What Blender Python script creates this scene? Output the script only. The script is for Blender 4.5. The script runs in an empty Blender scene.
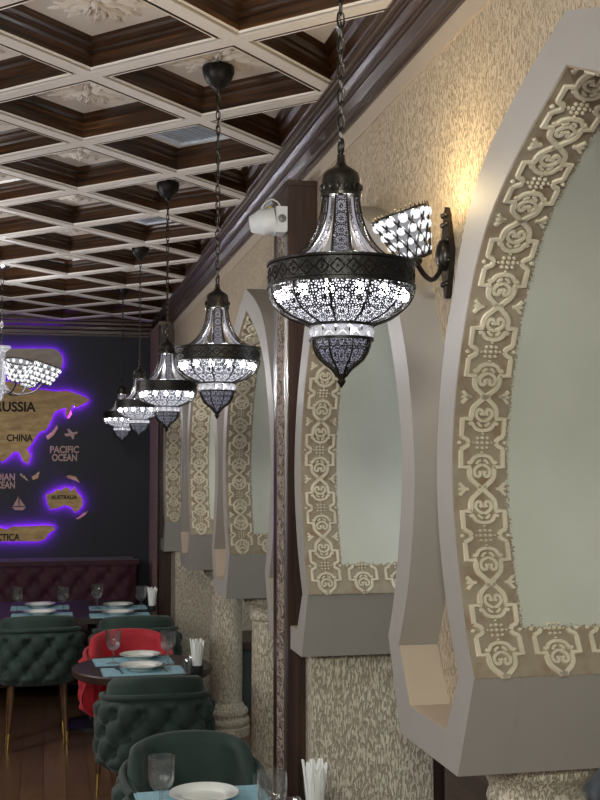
import bpy, bmesh, math, random
from mathutils import Vector, Matrix
from math import sin, cos, pi, radians, sqrt, atan2
random.seed(7)
sc = bpy.context.scene
col = sc.collection
HC = 1.70                                   # eye height above the floor

# ------------------------------------------------------------------ camera, world, lights
cam_d = bpy.data.cameras.new('camera'); cam = bpy.data.objects.new('camera', cam_d); col.objects.link(cam)
cam.location = (0, 0, HC)
cam.rotation_euler = (radians(90 + 3.086), 0, radians(-12.39))
cam_d.sensor_fit = 'VERTICAL'; cam_d.sensor_height = 24; cam_d.lens = 34.5
cam_d.clip_start = 0.05
sc.camera = cam
sc.view_settings.view_transform = 'Standard'; sc.view_settings.look = 'None'
sc.view_settings.exposure = 0.15; sc.view_settings.gamma = 1.0
sc.view_settings.use_curve_mapping = False
sc.cycles.use_denoising = True
sc.cycles.max_bounces = 8; sc.cycles.transparent_max_bounces = 24
sc.cycles.sample_clamp_indirect = 6.0
sc.cycles.caustics_reflective = False; sc.cycles.caustics_refractive = False

w = bpy.data.worlds.new('room_light'); sc.world = w; w.use_nodes = True
w.node_tree.nodes['Background'].inputs[0].default_value = (1.0, 0.975, 0.95, 1)
w.node_tree.nodes['Background'].inputs[1].default_value = 0.28

def lamp(name, kind, loc, power, color, size=0.1, rot=None, sy=None, spread=None):
    d = bpy.data.lights.new(name, kind); d.energy = power; d.color = color
    if kind == 'AREA':
        d.size = size
        if sy: d.shape = 'RECTANGLE'; d.size_y = sy
        if spread: d.spread = spread
    elif kind != 'SUN': d.shadow_soft_size = size
    o = bpy.data.objects.new(name, d); col.objects.link(o); o.location = loc
    if rot: o.rotation_euler = rot
    return o
# unseen room lamp behind the camera, plus fill lights added at left
lamp('unseen_hall_light', 'POINT', (-0.5, -1.2, 2.45), 215, (0.98, 1.0, 0.87), 0.25)
lamp('unseen_hall_light', 'POINT', (-1.8, 2.2, 1.9), 60, (1.0, 0.97, 0.95), 0.25)
lamp('unseen_hall_light', 'POINT', (-1.6, 5.6, 1.9), 75, (1.0, 0.97, 0.95), 0.25)
for yy in (1.97, 3.50, 5.03, 6.57, 8.10):
    lamp('lantern_light', 'POINT', (0.508, yy, HC + 0.395), 8.5, (0.95, 0.95, 1.0), 0.03)
lamp('booth_fill_light', 'POINT', (1.9, 6.4, 2.1), 16, (0.95, 1.0, 0.93), 0.15)  # added fill behind the arcade; no lamp is seen there
lamp('booth_fill_light', 'POINT', (1.9, 3.2, 2.1), 14, (0.85, 0.95, 1.0), 0.15)

# ------------------------------------------------------------------ node materials
def new_mat(name):
    m = bpy.data.materials.new(name); m.use_nodes = True
    nt = m.node_tree; return m, nt, nt.nodes['Principled BSDF']
def node(nt, t, **kw):
    n = nt.nodes.new(t)
    for k, v in kw.items(): setattr(n, k, v)
    return n
def link(nt, a, b): nt.links.new(a, b)
def coords(nt, scale=(1, 1, 1), rot=(0, 0, 0), kind='Object'):
    tc = node(nt, 'ShaderNodeTexCoord'); mp = node(nt, 'ShaderNodeMapping')
    mp.inputs['Scale'].default_value = scale; mp.inputs['Rotation'].default_value = rot
    link(nt, tc.outputs[kind], mp.inputs['Vector']); return mp.outputs['Vector']
def noise(nt, vec, scale=5, detail=4, rough=.55, dist=0.0):
    n = node(nt, 'ShaderNodeTexNoise'); n.inputs['Scale'].default_value = scale
    n.inputs['Detail'].default_value = detail; n.inputs['Roughness'].default_value = rough
    n.inputs['Distortion'].default_value = dist
    if vec is not None: link(nt, vec, n.inputs['Vector'])
    return n.outputs['Fac']
def ramp(nt, fac, stops, interp='LINEAR'):
    r = node(nt, 'ShaderNodeValToRGB'); cr = r.color_ramp; cr.interpolation = interp
    while len(cr.elements) < len(stops): cr.elements.new(0.5)
    for e, (p, c) in zip(cr.elements, stops):
        e.position = p; e.color = (*c, 1) if len(c) == 3 else c
    link(nt, fac, r.inputs['Fac']); return r.outputs['Color']
def math_n(nt, op, a, b=None, c=None):
    n = node(nt, 'ShaderNodeMath', operation=op)
    for i, x in enumerate((a, b, c)):
        if x is None: continue
        if isinstance(x, (int, float)): n.inputs[i].default_value = x
        else: link(nt, x, n.inputs[i])
    return n.outputs[0]
def bump(nt, bs, h, strength=.3, dist=.01):
    b = node(nt, 'ShaderNodeBump'); b.inputs['Strength'].default_value = strength; b.inputs['Distance'].default_value = dist
    link(nt, h, b.inputs['Height']); link(nt, b.outputs['Normal'], bs.inputs['Normal'])
def mixc(nt, fac, a, b):
    n = node(nt, 'ShaderNodeMix', data_type='RGBA')
    if isinstance(fac, (int, float)): n.inputs[0].default_value = fac
    else: link(nt, fac, n.inputs[0])
    for i, x in ((6, a), (7, b)):
        if isinstance(x, tuple): n.inputs[i].default_value = (*x, 1)
        else: link(nt, x, n.inputs[i])
    return n.outputs[2]
def plain(name, c, rough=.5, metal=0.0, coat=0.0, sheen=0.0, var=0.0, vs=8, bmp=0.0, bs_=40, spec=.5):
    m, nt, b = new_mat(name)
    b.inputs['Roughness'].default_value = rough; b.inputs['Metallic'].default_value = metal
    b.inputs['Coat Weight'].default_value = coat; b.inputs['Sheen Weight'].default_value = sheen
    b.inputs['Specular IOR Level'].default_value = spec
    if var:
        f = noise(nt, coords(nt), vs, 5)
        c0 = tuple(x * (1 - var) for x in c); c1 = tuple(min(1, x * (1 + var)) for x in c)
        link(nt, ramp(nt, f, [(.3, c0), (.7, c1)]), b.inputs['Base Color'])
    else: b.inputs['Base Color'].default_value = (*c, 1)
    if bmp: bump(nt, b, noise(nt, coords(nt), bs_, 3), bmp, .004)
    return m
def emit(name, c, s):
    m, nt, b = new_mat(name); b.inputs['Base Color'].default_value = (0, 0, 0, 1)
    b.inputs['Emission Color'].default_value = (*c, 1); b.inputs['Emission Strength'].default_value = s
    return m
def wood(name, dark, light, scale, rough=.35, coat=.3, hi=None):
    m, nt, b = new_mat(name)
    f = noise(nt, coords(nt, scale), 1.0, 6, .6, .4)
    stops = [(.32, dark), (.62, light)] + ([(.8, hi)] if hi else [])
    link(nt, ramp(nt, f, stops), b.inputs['Base Color'])
    b.inputs['Roughness'].default_value = rough; b.inputs['Coat Weight'].default_value = coat
    b.inputs['Coat Roughness'].default_value = .2
    bump(nt, b, f, .15, .004); return m
def bark(name, base, groove, scale, lo=.40, hi=.50, bstr=.6, tint=None):
    """vertical bark-beetle plaster"""
    m, nt, b = new_mat(name)
    f = noise(nt, coords(nt, scale), 1.0, 3, .55, .6)
    big = noise(nt, coords(nt, (1.3, 1.3, 1.3)), 1.0, 3)
    base_c = ramp(nt, big, [(.35, base), (.65, tint or base)])
    k = ramp(nt, f, [(lo, (0, 0, 0)), (hi, (1, 1, 1))])
    link(nt, mixc(nt, k, groove, base_c), b.inputs['Base Color'])
    b.inputs['Roughness'].default_value = .85
    bump(nt, b, k, bstr, .006); return m

M = {}
M['bark_wall'] = bark('bark_plaster', (.60, .49, .36), (.36, .28, .19), (270, 270, 85), .36, .50, .7, (.56, .46, .34))
M['bark_stone'] = bark('rough_stone_plaster', (.74, .68, .54), (.40, .34, .25), (190, 190, 45), .40, .53, .8, (.66, .58, .46))
M['bark_brown'] = bark('brown_plaster', (.52, .36, .27), (.27, .17, .12), (160, 160, 70), .40, .52, .7)
M['smooth_rim'] = plain('taupe_paint', (.375, .35, .325), .55, var=.05, vs=3, bmp=.05)
M['beige'] = plain('beige_paint', (.52, .43, .34), .6, var=.04, vs=4)
M['relief'] = plain('cream_relief_plaster', (.64, .57, .43), .6, var=.16, vs=14, bmp=.15, bs_=60)
M['ceil_panel'] = plain('ceiling_cream_paint', (.80, .74, .67), .6, var=.03)
M['beam_white'] = plain('ivory_beam_paint', (.82, .765, .71), .5)
M['wood_coffer'] = wood('dark_coffer_wood', (.006, .003, .002), (.070, .029, .010), (2.5, 2.5, 95), .35, .3, (.30, .13, .042))  # lightest grain tone paints warm highlights into the wood
M['wood_crown'] = wood('dark_crown_wood', (.022, .013, .009), (.085, .052, .036), (150, 1.8, 150), .3, .4, (.19, .125, .085))
M['wood_pilaster'] = wood('mahogany_pilaster_wood', (.012, .006, .005), (.055, .022, .015), (70, 70, 2.2), .35, .3)
M['wood_table'] = wood('dark_table_wood', (.012, .007, .006), (.04, .02, .014), (14, 3, 14), .4, .05)
M['wood_leg'] = wood('walnut_leg_wood', (.04, .018, .008), (.12, .055, .025), (40, 40, 5), .35, .2)
M['bronze'] = plain('dark_bronze', (.045, .040, .036), .32, metal=.85, var=.25, vs=40, bmp=.25, bs_=120)
M['bronze_band'] = plain('dark_bronze_band', (.022, .020, .019), .38, metal=.7, var=.3, vs=60, bmp=.4, bs_=160)
M['gold'] = plain('brass_tip', (.62, .44, .16), .25, metal=1.0)
M['chrome'] = plain('silver_trim', (.55, .53, .55), .2, metal=1.0)
M['trim_metal'] = plain('dull_metal_trim', (.34, .32, .32), .3, metal=1.0)
M['green_velvet'] = plain('green_velvet', (.013, .032, .025), .75, sheen=.12, var=.22, vs=10)
M['red_velvet'] = plain('red_velvet', (.36, .004, .016), .7, sheen=.1, var=.12, vs=8)
M['plum_velvet'] = plain('plum_velvet', (.040, .003, .015), .7, sheen=.1, var=.2, vs=9)
M['navy'] = plain('navy_wall_paint', (.006, .0065, .014), .6, var=.1, vs=4)
M['white_china'] = plain('white_china', (.82, .84, .80), .15, coat=.5)
M['china_rim'] = plain('grey_china_rim', (.30, .33, .30), .25)
M['mat_blue'] = plain('blue_placemat_fabric', (.27, .47, .56), .8, var=.1, vs=60, bmp=.3, bs_=300)
M['steel'] = plain('cutlery_steel', (.5, .5, .52), .2, metal=1.0)
M['napkin'] = plain('white_paper_napkin', (.85, .86, .85), .8)
M['dark_plastic'] = plain('dark_plastic', (.02, .02, .022), .35)
M['white_plastic'] = plain('white_plastic', (.78, .80, .83), .35)
M['lens'] = plain('grey_lens', (.20, .21, .23), .25)
M['yellow_tag'] = plain('yellow_tag', (.65, .55, .06), .6)
M['vent'] = plain('vent_white', (.84, .91, 1.0), .45)
M['map_wood'] = wood('map_plywood', (.40, .25, .10), (.66, .46, .20), (9, 9, 30), .6, .0, (.72, .52, .25))
M['map_plaque'] = wood('map_grey_plywood', (.32, .27, .22), (.46, .40, .34), (9, 9, 30), .6, .0)
M['ink'] = plain('burnt_lettering', (.02, .012, .008), .7)
M['copper_letter'] = plain('copper_letter', (.50, .34, .26), .5)
M['led_purple'] = emit('purple_led', (.24, .012, 1.0), 120.0)
M['led_blue'] = emit('blue_led', (.05, .35, 1.0), 1.6)
M['bulb'] = emit('lamp_bulb', (.96, .97, 1.0), 26.0)
M['bulb_small'] = emit('lamp_led', (1.0, .97, .93), 12.0)
M['frost'] = emit('frosted_lamp_glass', (.90, .90, 1.0), 1.5)
M['glow_strap'] = emit('strap_glow_sheet', (.84, .80, .92), .34)  # glowing sheet added to imitate lamplight passing through the pierced straps
M['frost_dim'] = emit('frosted_inner_glass', (.80, .80, 1.0), .42)
M['lit_bead'] = emit('lit_glass_bead', (.95, .96, 1.0), 1.0); M['lit_bead'].node_tree.nodes['Principled BSDF'].inputs['Roughness'].default_value = .1
M['frost_shade'] = emit('frosted_shade_glass', (.85, .85, .9), .28)
M['stone_blue'] = plain('grey_blue_stone', (.26, .31, .36), .35, var=.5, vs=14, coat=.3)
M['booth_green'] = plain('dark_green_upholstery', (.03, .045, .045), .7)

def glass(name, c=(1, 1, 1), rough=.03, haze=.04, bmp=0):
    """thin clear glass: see-through, with bright reflections towards its edges"""
    m, nt, b = new_mat(name)
    tr = node(nt, 'ShaderNodeBsdfTransparent'); tr.inputs[0].default_value = (*c, 1)
    gl = node(nt, 'ShaderNodeBsdfGlossy'); gl.inputs['Roughness'].default_value = rough
    df = node(nt, 'ShaderNodeBsdfTranslucent'); df.inputs[0].default_value = (.9, .95, .95, 1)
    lw = node(nt, 'ShaderNodeLayerWeight'); lw.inputs['Blend'].default_value = .35
    if bmp:
        bp = node(nt, 'ShaderNodeBump'); bp.inputs['Strength'].default_value = bmp; bp.inputs['Distance'].default_value = .004
        link(nt, noise(nt, coords(nt, (1, 1, .45)), 150, 1), bp.inputs['Height']); link(nt, bp.outputs[0], gl.inputs['Normal']); link(nt, bp.outputs[0], lw.inputs['Normal'])
    m1 = node(nt, 'ShaderNodeMixShader'); m2 = node(nt, 'ShaderNodeMixShader'); m1.inputs[0].default_value = haze
    link(nt, tr.outputs[0], m1.inputs[1]); link(nt, df.outputs[0], m1.inputs[2])
    link(nt, math_n(nt, 'MULTIPLY_ADD', lw.outputs['Facing'], .65, .05), m2.inputs[0]); link(nt, m1.outputs[0], m2.inputs[1]); link(nt, gl.outputs[0], m2.inputs[2])
    link(nt, m2.outputs[0], nt.nodes['Material Output'].inputs['Surface']); return m
M['glass'] = glass('clear_glass', (.95, .97, .97))
M['glass_cut'] = glass('cut_glass', (.97, .985, .985), .05, .02, .8)
def solid_glass(name, c, rough, ior, solid):
    m, nt, b = new_mat(name)
    b.inputs['Base Color'].default_value = (*c, 1); b.inputs['Roughness'].default_value = rough
    b.inputs['Transmission Weight'].default_value = 1.0 - solid; b.inputs['IOR'].default_value = ior
    return m
M['crystal'] = solid_glass('lit_crystal', (.95, .95, 1), .06, 1.5, .25)
M['crystal'].node_tree.nodes['Principled BSDF'].inputs['Emission Color'].default_value = (.95, .95, 1, 1)
M['crystal'].node_tree.nodes['Principled BSDF'].inputs['Emission Strength'].default_value = .10

def filigree(name, us, vs, thr=.10, cu=24, cv=30, metal=(.022, .020, .019)):
    """pierced metal: holes are truly transparent (UV: turns or metres, metres)"""
    m, nt, b = new_mat(name)
    b.inputs['Base Color'].default_value = (*metal, 1); b.inputs['Metallic'].default_value = .7; b.inputs['Roughness'].default_value = .4
    v1 = node(nt, 'ShaderNodeTexVoronoi', feature='DISTANCE_TO_EDGE', voronoi_dimensions='2D')
    v1.inputs['Scale'].default_value = 1; v1.inputs['Randomness'].default_value = .85; link(nt, coords(nt, (us, vs, 1), kind='UV'), v1.inputs['Vector'])
    v2 = node(nt, 'ShaderNodeTexVoronoi', feature='F1', voronoi_dimensions='2D')
    v2.inputs['Scale'].default_value = 1; v2.inputs['Randomness'].default_value = .0; link(nt, coords(nt, (cu, cv, 1), kind='UV'), v2.inputs['Vector'])
    d = v2.outputs['Distance']
    wave = math_n(nt, 'MULTIPLY_ADD', math_n(nt, 'SINE', math_n(nt, 'MULTIPLY', d, 15.0)), .10, thr)
    solid = math_n(nt, 'LESS_THAN', v1.outputs['Distance'], wave)
    tr = node(nt, 'ShaderNodeBsdfTransparent'); mx = node(nt, 'ShaderNodeMixShader')
    link(nt, solid, mx.inputs[0]); link(nt, tr.outputs[0], mx.inputs[1]); link(nt, b.outputs[0], mx.inputs[2])
    link(nt, mx.outputs[0], nt.nodes['Material Output'].inputs['Surface']); return m
M['lace_bowl'] = filigree('pierced_bronze_bowl', 140, 190, .24, 24, 30)
M['lace_strap'] = filigree('pierced_bronze_strap', 210, 210, .17, 36, 42)

def soffit_mat():
    m, nt, b = new_mat('patterned_soffit_plaster')
    tc = node(nt, 'ShaderNodeTexCoord'); sx = node(nt, 'ShaderNodeSeparateXYZ'); link(nt, tc.outputs['UV'], sx.inputs[0])
    ob = coords(nt); n1 = noise(nt, ob, 95, 4, .7); n2 = noise(nt, ob, 3.0, 4); n3 = noise(nt, ob, 22, 4)
    du = math_n(nt, 'SUBTRACT', sx.outputs[0], .125); dv = math_n(nt, 'SUBTRACT', sx.outputs[1], .105)
    n4 = noise(nt, ob, 260, 2)
    d = math_n(nt, 'ADD', math_n(nt, 'MINIMUM', du, dv), math_n(nt, 'ADD', math_n(nt, 'MULTIPLY', math_n(nt, 'SUBTRACT', n1, .5), .022), math_n(nt, 'MULTIPLY', math_n(nt, 'SUBTRACT', n4, .5), .030)))
    k = math_n(nt, 'GREATER_THAN', d, 0.0)
    plas = ramp(nt, n2, [(.3, (.50, .51, .44)), (.7, (.58, .585, .52))])
    bg = ramp(nt, n3, [(.28, (.24, .155, .095)), (.5, (.30, .245, .175)), (.75, (.34, .29, .21))])
    link(nt, mixc(nt, k, bg, plas), b.inputs['Base Color']); b.inputs['Roughness'].default_value = .6
    bump(nt, b, math_n(nt, 'ADD', math_n(nt, 'MULTIPLY', k, 1.0), math_n(nt, 'MULTIPLY', n3, .25)), .35, .004)
    return m
M['soffit'] = soffit_mat()

def floor_mat():
    m, nt, b = new_mat('brown_laminate_floor')
    v = coords(nt, (1, 1, 1), (0, 0, pi / 2))
    br = node(nt, 'ShaderNodeTexBrick'); link(nt, v, br.inputs['Vector'])
    br.inputs['Scale'].default_value = 1; br.inputs['Brick Width'].default_value = .9; br.inputs['Row Height'].default_value = .12
    br.inputs['Mortar Size'].default_value = .002; br.offset = .37
    br.inputs['Color1'].default_value = (.21, .115, .062, 1); br.inputs['Color2'].default_value = (.12, .064, .034, 1); br.inputs['Mortar'].default_value = (.01, .006, .004, 1)
    g = noise(nt, coords(nt, (40, 3, 1)), 1, 5)
    link(nt, mixc(nt, math_n(nt, 'MULTIPLY', g, .75), br.outputs['Color'], (.06, .03, .016)), b.inputs['Base Color'])
    b.inputs['Roughness'].default_value = .3; return m
M['floor'] = floor_mat()

def carved_mat():
    m, nt, b = new_mat('carved_wave_strip')
    f = noise(nt, coords(nt, (1, 22, 40)), 1, 3, .5, 1.8)
    k = ramp(nt, f, [(.38, (0, 0, 0)), (.55, (1, 1, 1))])
    link(nt, mixc(nt, k, (.10, .07, .055), (.40, .33, .28)), b.inputs['Base Color']); b.inputs['Roughness'].default_value = .85; b.inputs['Specular IOR Level'].default_value = .1
    bump(nt, b, k, .8, .006); return m
M['carved'] = carved_mat()

# ------------------------------------------------------------------ mesh helpers
class MB:
    def __init__(s): s.v = []; s.f = []; s.uv = {}; s.mi = {}
    def vert(s, p): s.v.append(tuple(p)); return len(s.v) - 1
    def face(s, idx, uv=None, mi=0):
        s.f.append(tuple(idx))
        if uv: s.uv[len(s.f) - 1] = uv
        if mi: s.mi[len(s.f) - 1] = mi
    def box(s, x0, x1, y0, y1, z0, z1, mi=0):
        b = len(s.v)
        for z in (z0, z1):
            for x, y in ((x0, y0), (x1, y0), (x1, y1), (x0, y1)): s.v.append((x, y, z))
        for q in ((3, 2, 1, 0), (4, 5, 6, 7), (0, 1, 5, 4), (1, 2, 6, 5), (2, 3, 7, 6), (3, 0, 4, 7)): s.face([b + i for i in q], None, mi)
    def grid(s, P, closed_u=False, uvf=None, mi=0):
        """P[i][j] -> point ; i along u, j along v"""
        b = len(s.v); n = len(P); m = len(P[0])
        for r in P: s.v.extend(tuple(p) for p in r)
        for i in range(n if closed_u else n - 1):
            i2 = (i + 1) % n
            for j in range(m - 1):
                q = (b + i * m + j, b + i2 * m + j, b + i2 * m + j + 1, b + i * m + j + 1)
                s.face(q, [uvf(i, j), uvf(i + 1, j), uvf(i + 1, j + 1), uvf(i, j + 1)] if uvf else None, mi)
        return b
    def lathe(s, prof, n=32, c=(0, 0, 0), mi=0, cap=False, a0=0, a1=2 * pi):
        L = [0]
        for a, bq in zip(prof, prof[1:]): L.append(L[-1] + math.hypot(bq[0] - a[0], bq[1] - a[1]))
        full = abs(a1 - a0 - 2 * pi) < 1e-6
        P = [[(c[0] + r * cos(t), c[1] + r * sin(t), c[2] + z) for r, z in prof] for t in [a0 + (a1 - a0) * i / n for i in range(n if full else n + 1)]]
        b = s.grid(P, full, lambda i, j: (i / n, L[j]), mi); m = len(prof)
        if cap:
            s.face([b + i * m for i in range(n)][::-1], None, mi); s.face([b + i * m + m - 1 for i in range(n)], None, mi)
    def tube(s, path, r, n=8, closed=False, mi=0, taper=None, cap=True):
        path = [Vector(p) for p in path]; N = len(path); b = len(s.v); prev = None
        for i, p in enumerate(path):
            a = path[(i - 1) % N] if (closed or i > 0) else p; c = path[(i + 1) % N] if (closed or i < N - 1) else p
            t = (c - a).normalized()
            u = prev if prev is not None else (Vector((0, 0, 1)) if abs(t.z) < .9 else Vector((1, 0, 0)))
            u = (u - t * u.dot(t)).normalized(); w_ = t.cross(u); prev = u
            rr = taper[i] if taper else r
            for k in range(n):
                q = p + (u * cos(2 * pi * k / n) + w_ * sin(2 * pi * k / n)) * rr; s.v.append(tuple(q))
        for i in range(N if closed else N - 1):
            i2 = (i + 1) % N
            for k in range(n): s.face((b + i * n + k, b + i * n + (k + 1) % n, b + i2 * n + (k + 1) % n, b + i2 * n + k), None, mi)
        if cap and not closed:
            s.face([b + k for k in range(n)][::-1], None, mi); s.face([b + (N - 1) * n + k for k in range(n)], None, mi)
    def prism(s, poly, mapf, d0, d1, mi=0):
        """extrude 2D polygon (list of (a,b)); mapf(a,b,d) -> xyz ; triangulated caps"""
        n = len(poly); b = len(s.v)
        for d in (d0, d1): s.v.extend(tuple(mapf(p[0], p[1], d)) for p in poly)
        for i in range(n): s.face((b + i, b + (i + 1) % n, b + n + (i + 1) % n, b + n + i), None, mi)
        from mathutils.geometry import tessellate_polygon
        for t in tessellate_polygon([[Vector((p[0], p[1], 0)) for p in poly]]):
            s.face([b + i for i in t], None, mi); s.face([b + n + i for i in t][::-1], None, mi)
    def sphere(s, c, r, n=10, m=6, sc_=(1, 1, 1), mi=0):
        prof = [(max(1e-5, sin(pi * j / m)), -cos(pi * j / m)) for j in range(m + 1)]
        P = [[(c[0] + r * sc_[0] * a * cos(2 * pi * i / n), c[1] + r * sc_[1] * a * sin(2 * pi * i / n), c[2] + r * sc_[2] * z) for a, z in prof] for i in range(n)]
        s.grid(P, True, None, mi)
    def build(s, name, mats, parent=None, smooth=35, loc=None, merge=False):
        me = bpy.data.meshes.new(name); me.from_pydata(s.v, [], s.f)
        if s.uv:
            ul = me.uv_layers.new(name='UVMap')
            for p in me.polygons:
                u = s.uv.get(p.index)
                if u:
                    for k, li in enumerate(p.loop_indices): ul.data[li].uv = u[k]
        for m in (mats if isinstance(mats, (list, tuple)) else [mats]): me.materials.append(m)
        for k, i in s.mi.items(): me.polygons[k].material_index = i
        me.update()
        bm = bmesh.new(); bm.from_mesh(me)
        if merge: bmesh.ops.remove_doubles(bm, verts=bm.verts, dist=1e-5)
        bmesh.ops.recalc_face_normals(bm, faces=bm.faces); bm.to_mesh(me); bm.free()
        if smooth:
            me.shade_smooth(); me.set_sharp_from_angle(angle=radians(smooth))
        o = bpy.data.objects.new(name, me); col.objects.link(o)
        if parent: o.parent = parent
        if loc: o.location = loc
        return o

def tag(o, label=None, cat=None, group=None, kind=None):
    if label: o['label'] = label
    if cat: o['category'] = cat
    if group: o['group'] = group
    if kind: o['kind'] = kind
    return o
def thing(name, loc, label, cat, group=None, rz=0):
    o = bpy.data.objects.new(name, None); col.objects.link(o); o.empty_display_size = .05
    o.location = loc; o.rotation_euler = (0, 0, rz); return tag(o, label, cat, group)
def kids(o): return [c for c in bpy.data.objects if c.parent == o]
def copy_tree(o, parent=None):
    c = o.copy(); col.objects.link(c)
    if parent: c.parent = parent
    for k in kids(o): copy_tree(k, c)
    return c
def dup(o, loc, label, rz=None, group=None):
    c = copy_tree(o); c.location = loc; c['label'] = label
    if rz is not None: c.rotation_euler = (0, 0, rz)
    if group: c['group'] = group
    return c
def structure(o, label=None): return tag(o, label, None, None, 'structure')
def catmull(P, per=4):
    out = []
    for i in range(len(P) - 1):
        p0 = P[max(i - 1, 0)]; p1 = P[i]; p2 = P[i + 1]; p3 = P[min(i + 2, len(P) - 1)]
        for k in range(per):
            t = k / per
            out.append(tuple(.5 * (2 * b + (c - a) * t + (2 * a - 5 * b + 4 * c - d) * t * t + (3 * b - a - 3 * c + d) * t ** 3) for a, b, c, d in zip(p0, p1, p2, p3)))
    out.append(tuple(P[-1])); return out

# camera-free helper: a pixel-free wall plane; the back wall's coordinates are in metres
YB = 9.75            # back wall
XW = 0.95            # plastered arcade wall, aisle side
XR = 0.85            # face of the arch rims
XI = 1.31            # inner side of the arcade
ZB = HC + 1.17       # underside of ceiling beams
ZP = HC + 1.25       # coffer panels

# ------------------------------------------------------------------ room shell
b = MB(); b.box(-3.0, 3.0, -2.0, YB + .1, -.1, 0); structure(b.build('floor', M['floor'], smooth=0))
b = MB(); b.box(-3.0, 1.2, YB, YB + .1, 0, ZP); structure(b.build('wall_back', M['navy'], smooth=0))
b = MB(); b.box(-3.1, -3.0, 3.0, YB, 0, ZP); structure(b.build('wall_left', M['navy'], smooth=0))
b = MB(); b.box(2.7, 2.8, .2, YB, 0, ZP); structure(b.build('wall_booth', M['stone_blue'], smooth=0))
b = MB(); b.box(-3.0, 3.0, .0, YB + .1, ZP, ZP + .1); structure(b.build('ceiling', M['ceil_panel'], smooth=0))

# coffered lattice at 45 degrees to the walls: nodes at X=.115, Y=3.49 + k*.768
DG = .768; P_ = DG / sqrt(2); X0, Y0 = .115, 3.49
def lat(i, j): return (X0 + (i - j) * DG / 2, Y0 + (i + j) * DG / 2)      # node (i,j); i along (+,+), j along (-,+)
E1 = Vector((1, 1, 0)) / sqrt(2); E2 = Vector((-1, 1, 0)) / sqrt(2)
BW = .024                                   # half width of the beam soffit
beams = MB(); mould = MB()
cells = []
for i in range(-9, 14):
    for j in range(-9, 14):
        x, y = lat(i + .5, j + .5)
        if -3.2 < x < 1.3 and .2 < y < YB + .5: cells.append((i, j, x, y))
prof = [(BW, 0.0, 0), (BW, .010, 1), (BW + .013, .010, 1), (BW + .013, .002, 1), (BW + .015, .0005, 1), (BW + .018, .002, 1), (BW + .0195, .006, 1),
        (BW + .021, .040, 1), (BW + .029, .046, 1), (BW + .031, .054, 1), (BW + .041, .058, 1), (BW + .050, .064, 1), (BW + .053, .072, 1), (BW + .060, .080, 1), (BW + .060, .082, 1)]
for i, j, cx, cy in cells:
    c = Vector((cx, cy, 0))
    rings = []
    for off, dz, mi in prof:
        h = P_ / 2 - off
        rings.append([c + E1 * sx * h + E2 * sy * h + Vector((0, 0, ZB + dz)) for sx, sy in ((-1, -1), (1, -1), (1, 1), (-1, 1))])
    h = P_ / 2
    outer = [c + E1 * sx * h + E2 * sy * h + Vector((0, 0, ZB)) for sx, sy in ((-1, -1), (1, -1), (1, 1), (-1, 1))]
    for k in range(4):
        k2 = (k + 1) % 4
        beams.face([beams.vert(p) for p in (outer[k], outer[k2], rings[0][k2], rings[0][k])])
        beams.face([beams.vert(p) for p in (rings[0][k], rings[0][k2], rings[1][k2], rings[1][k])])
        for qi, (r0, r1) in enumerate(zip(rings[1:], rings[2:])):
            tgt = beams if qi in (2, 3, 4) else mould
            tgt.face([tgt.vert(p) for p in (r0[k], r0[k2], r1[k2], r1[k])])
def clip(o, planes):
    bm = bmesh.new(); bm.from_mesh(o.data)
    for co, no in planes:
        bmesh.ops.bisect_plane(bm, geom=bm.verts[:] + bm.edges[:] + bm.faces[:], plane_co=co, plane_no=no, clear_outer=True)
    bm.to_mesh(o.data); bm.free()
PL = [((.90, 0, 0), (1, 0, 0)), ((0, YB - .02, 0), (0, 1, 0)), ((-3.0, 0, 0), (-1, 0, 0)), ((0, .3, 0), (0, -1, 0))]
lattice = beams.build('ceiling_beams', M['beam_white'], smooth=0, merge=True); clip(lattice, PL); structure(lattice)
mouldings = mould.build('coffer_mouldings', M['wood_coffer'], smooth=0); clip(mouldings, PL); structure(mouldings)

# crown mouldings along the arcade wall and across the back wall
CP = [(-.104, .085), (-.104, .003), (-.108, .0), (-.108, -.006), (-.100, -.008), (-.097, -.014), (-.090, -.016), (-.086, -.012), (-.080, -.018), (-.080, -.028), (-.068, -.036), (-.060, -.040),
      (-.056, -.037), (-.050, -.043), (-.050, -.052), (-.036, -.060), (-.026, -.066), (-.022, -.076), (-.014, -.078), (-.014, -.092), (0, -.092)]
def crown_pts(k=1): return [(XW + a, ZB + z_) for a, z_ in CP]
b = MB(); P = [[(x, y, z) for x, z in crown_pts()] for y in (.3, YB)]
b.grid(P); o = b.build('trim_1', M['wood_crown'], smooth=0); structure(o)
b = MB(); b.grid([[(.847, y, ZB + .004), (.838, y, ZB + .010), (.836, y, ZB + .045), (.820, y, ZB + .055), (.816, y, ZB + .070), (.796, y, ZB + .0795)] for y in (.3, YB - .02)]); structure(b.build('trim_4', M['wood_coffer'], smooth=0))
b = MB(); P = [[(x, YB - .11 + (z - ZB) * .0 + a, z) for a, z in ((-.0, ZB + .05), (-.0, ZB + .0), (.02, ZB - .01), (.025, ZB - .03), (.05, ZB - .045), (.055, ZB - .065), (.08, ZB - .075), (.085, ZB - .10), (.10, ZB - .105), (.10, ZB - .118), (.112, ZB - .118))] for x in (-3.0, XR)]
b.grid(P); structure(b.build('trim_2', M['wood_coffer'], smooth=25))
b = MB(); b.box(XW - .006, XW + .01, .3, YB, ZB - .148, ZB - .085); structure(b.build('trim_3', M['beige'], smooth=0))

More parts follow.
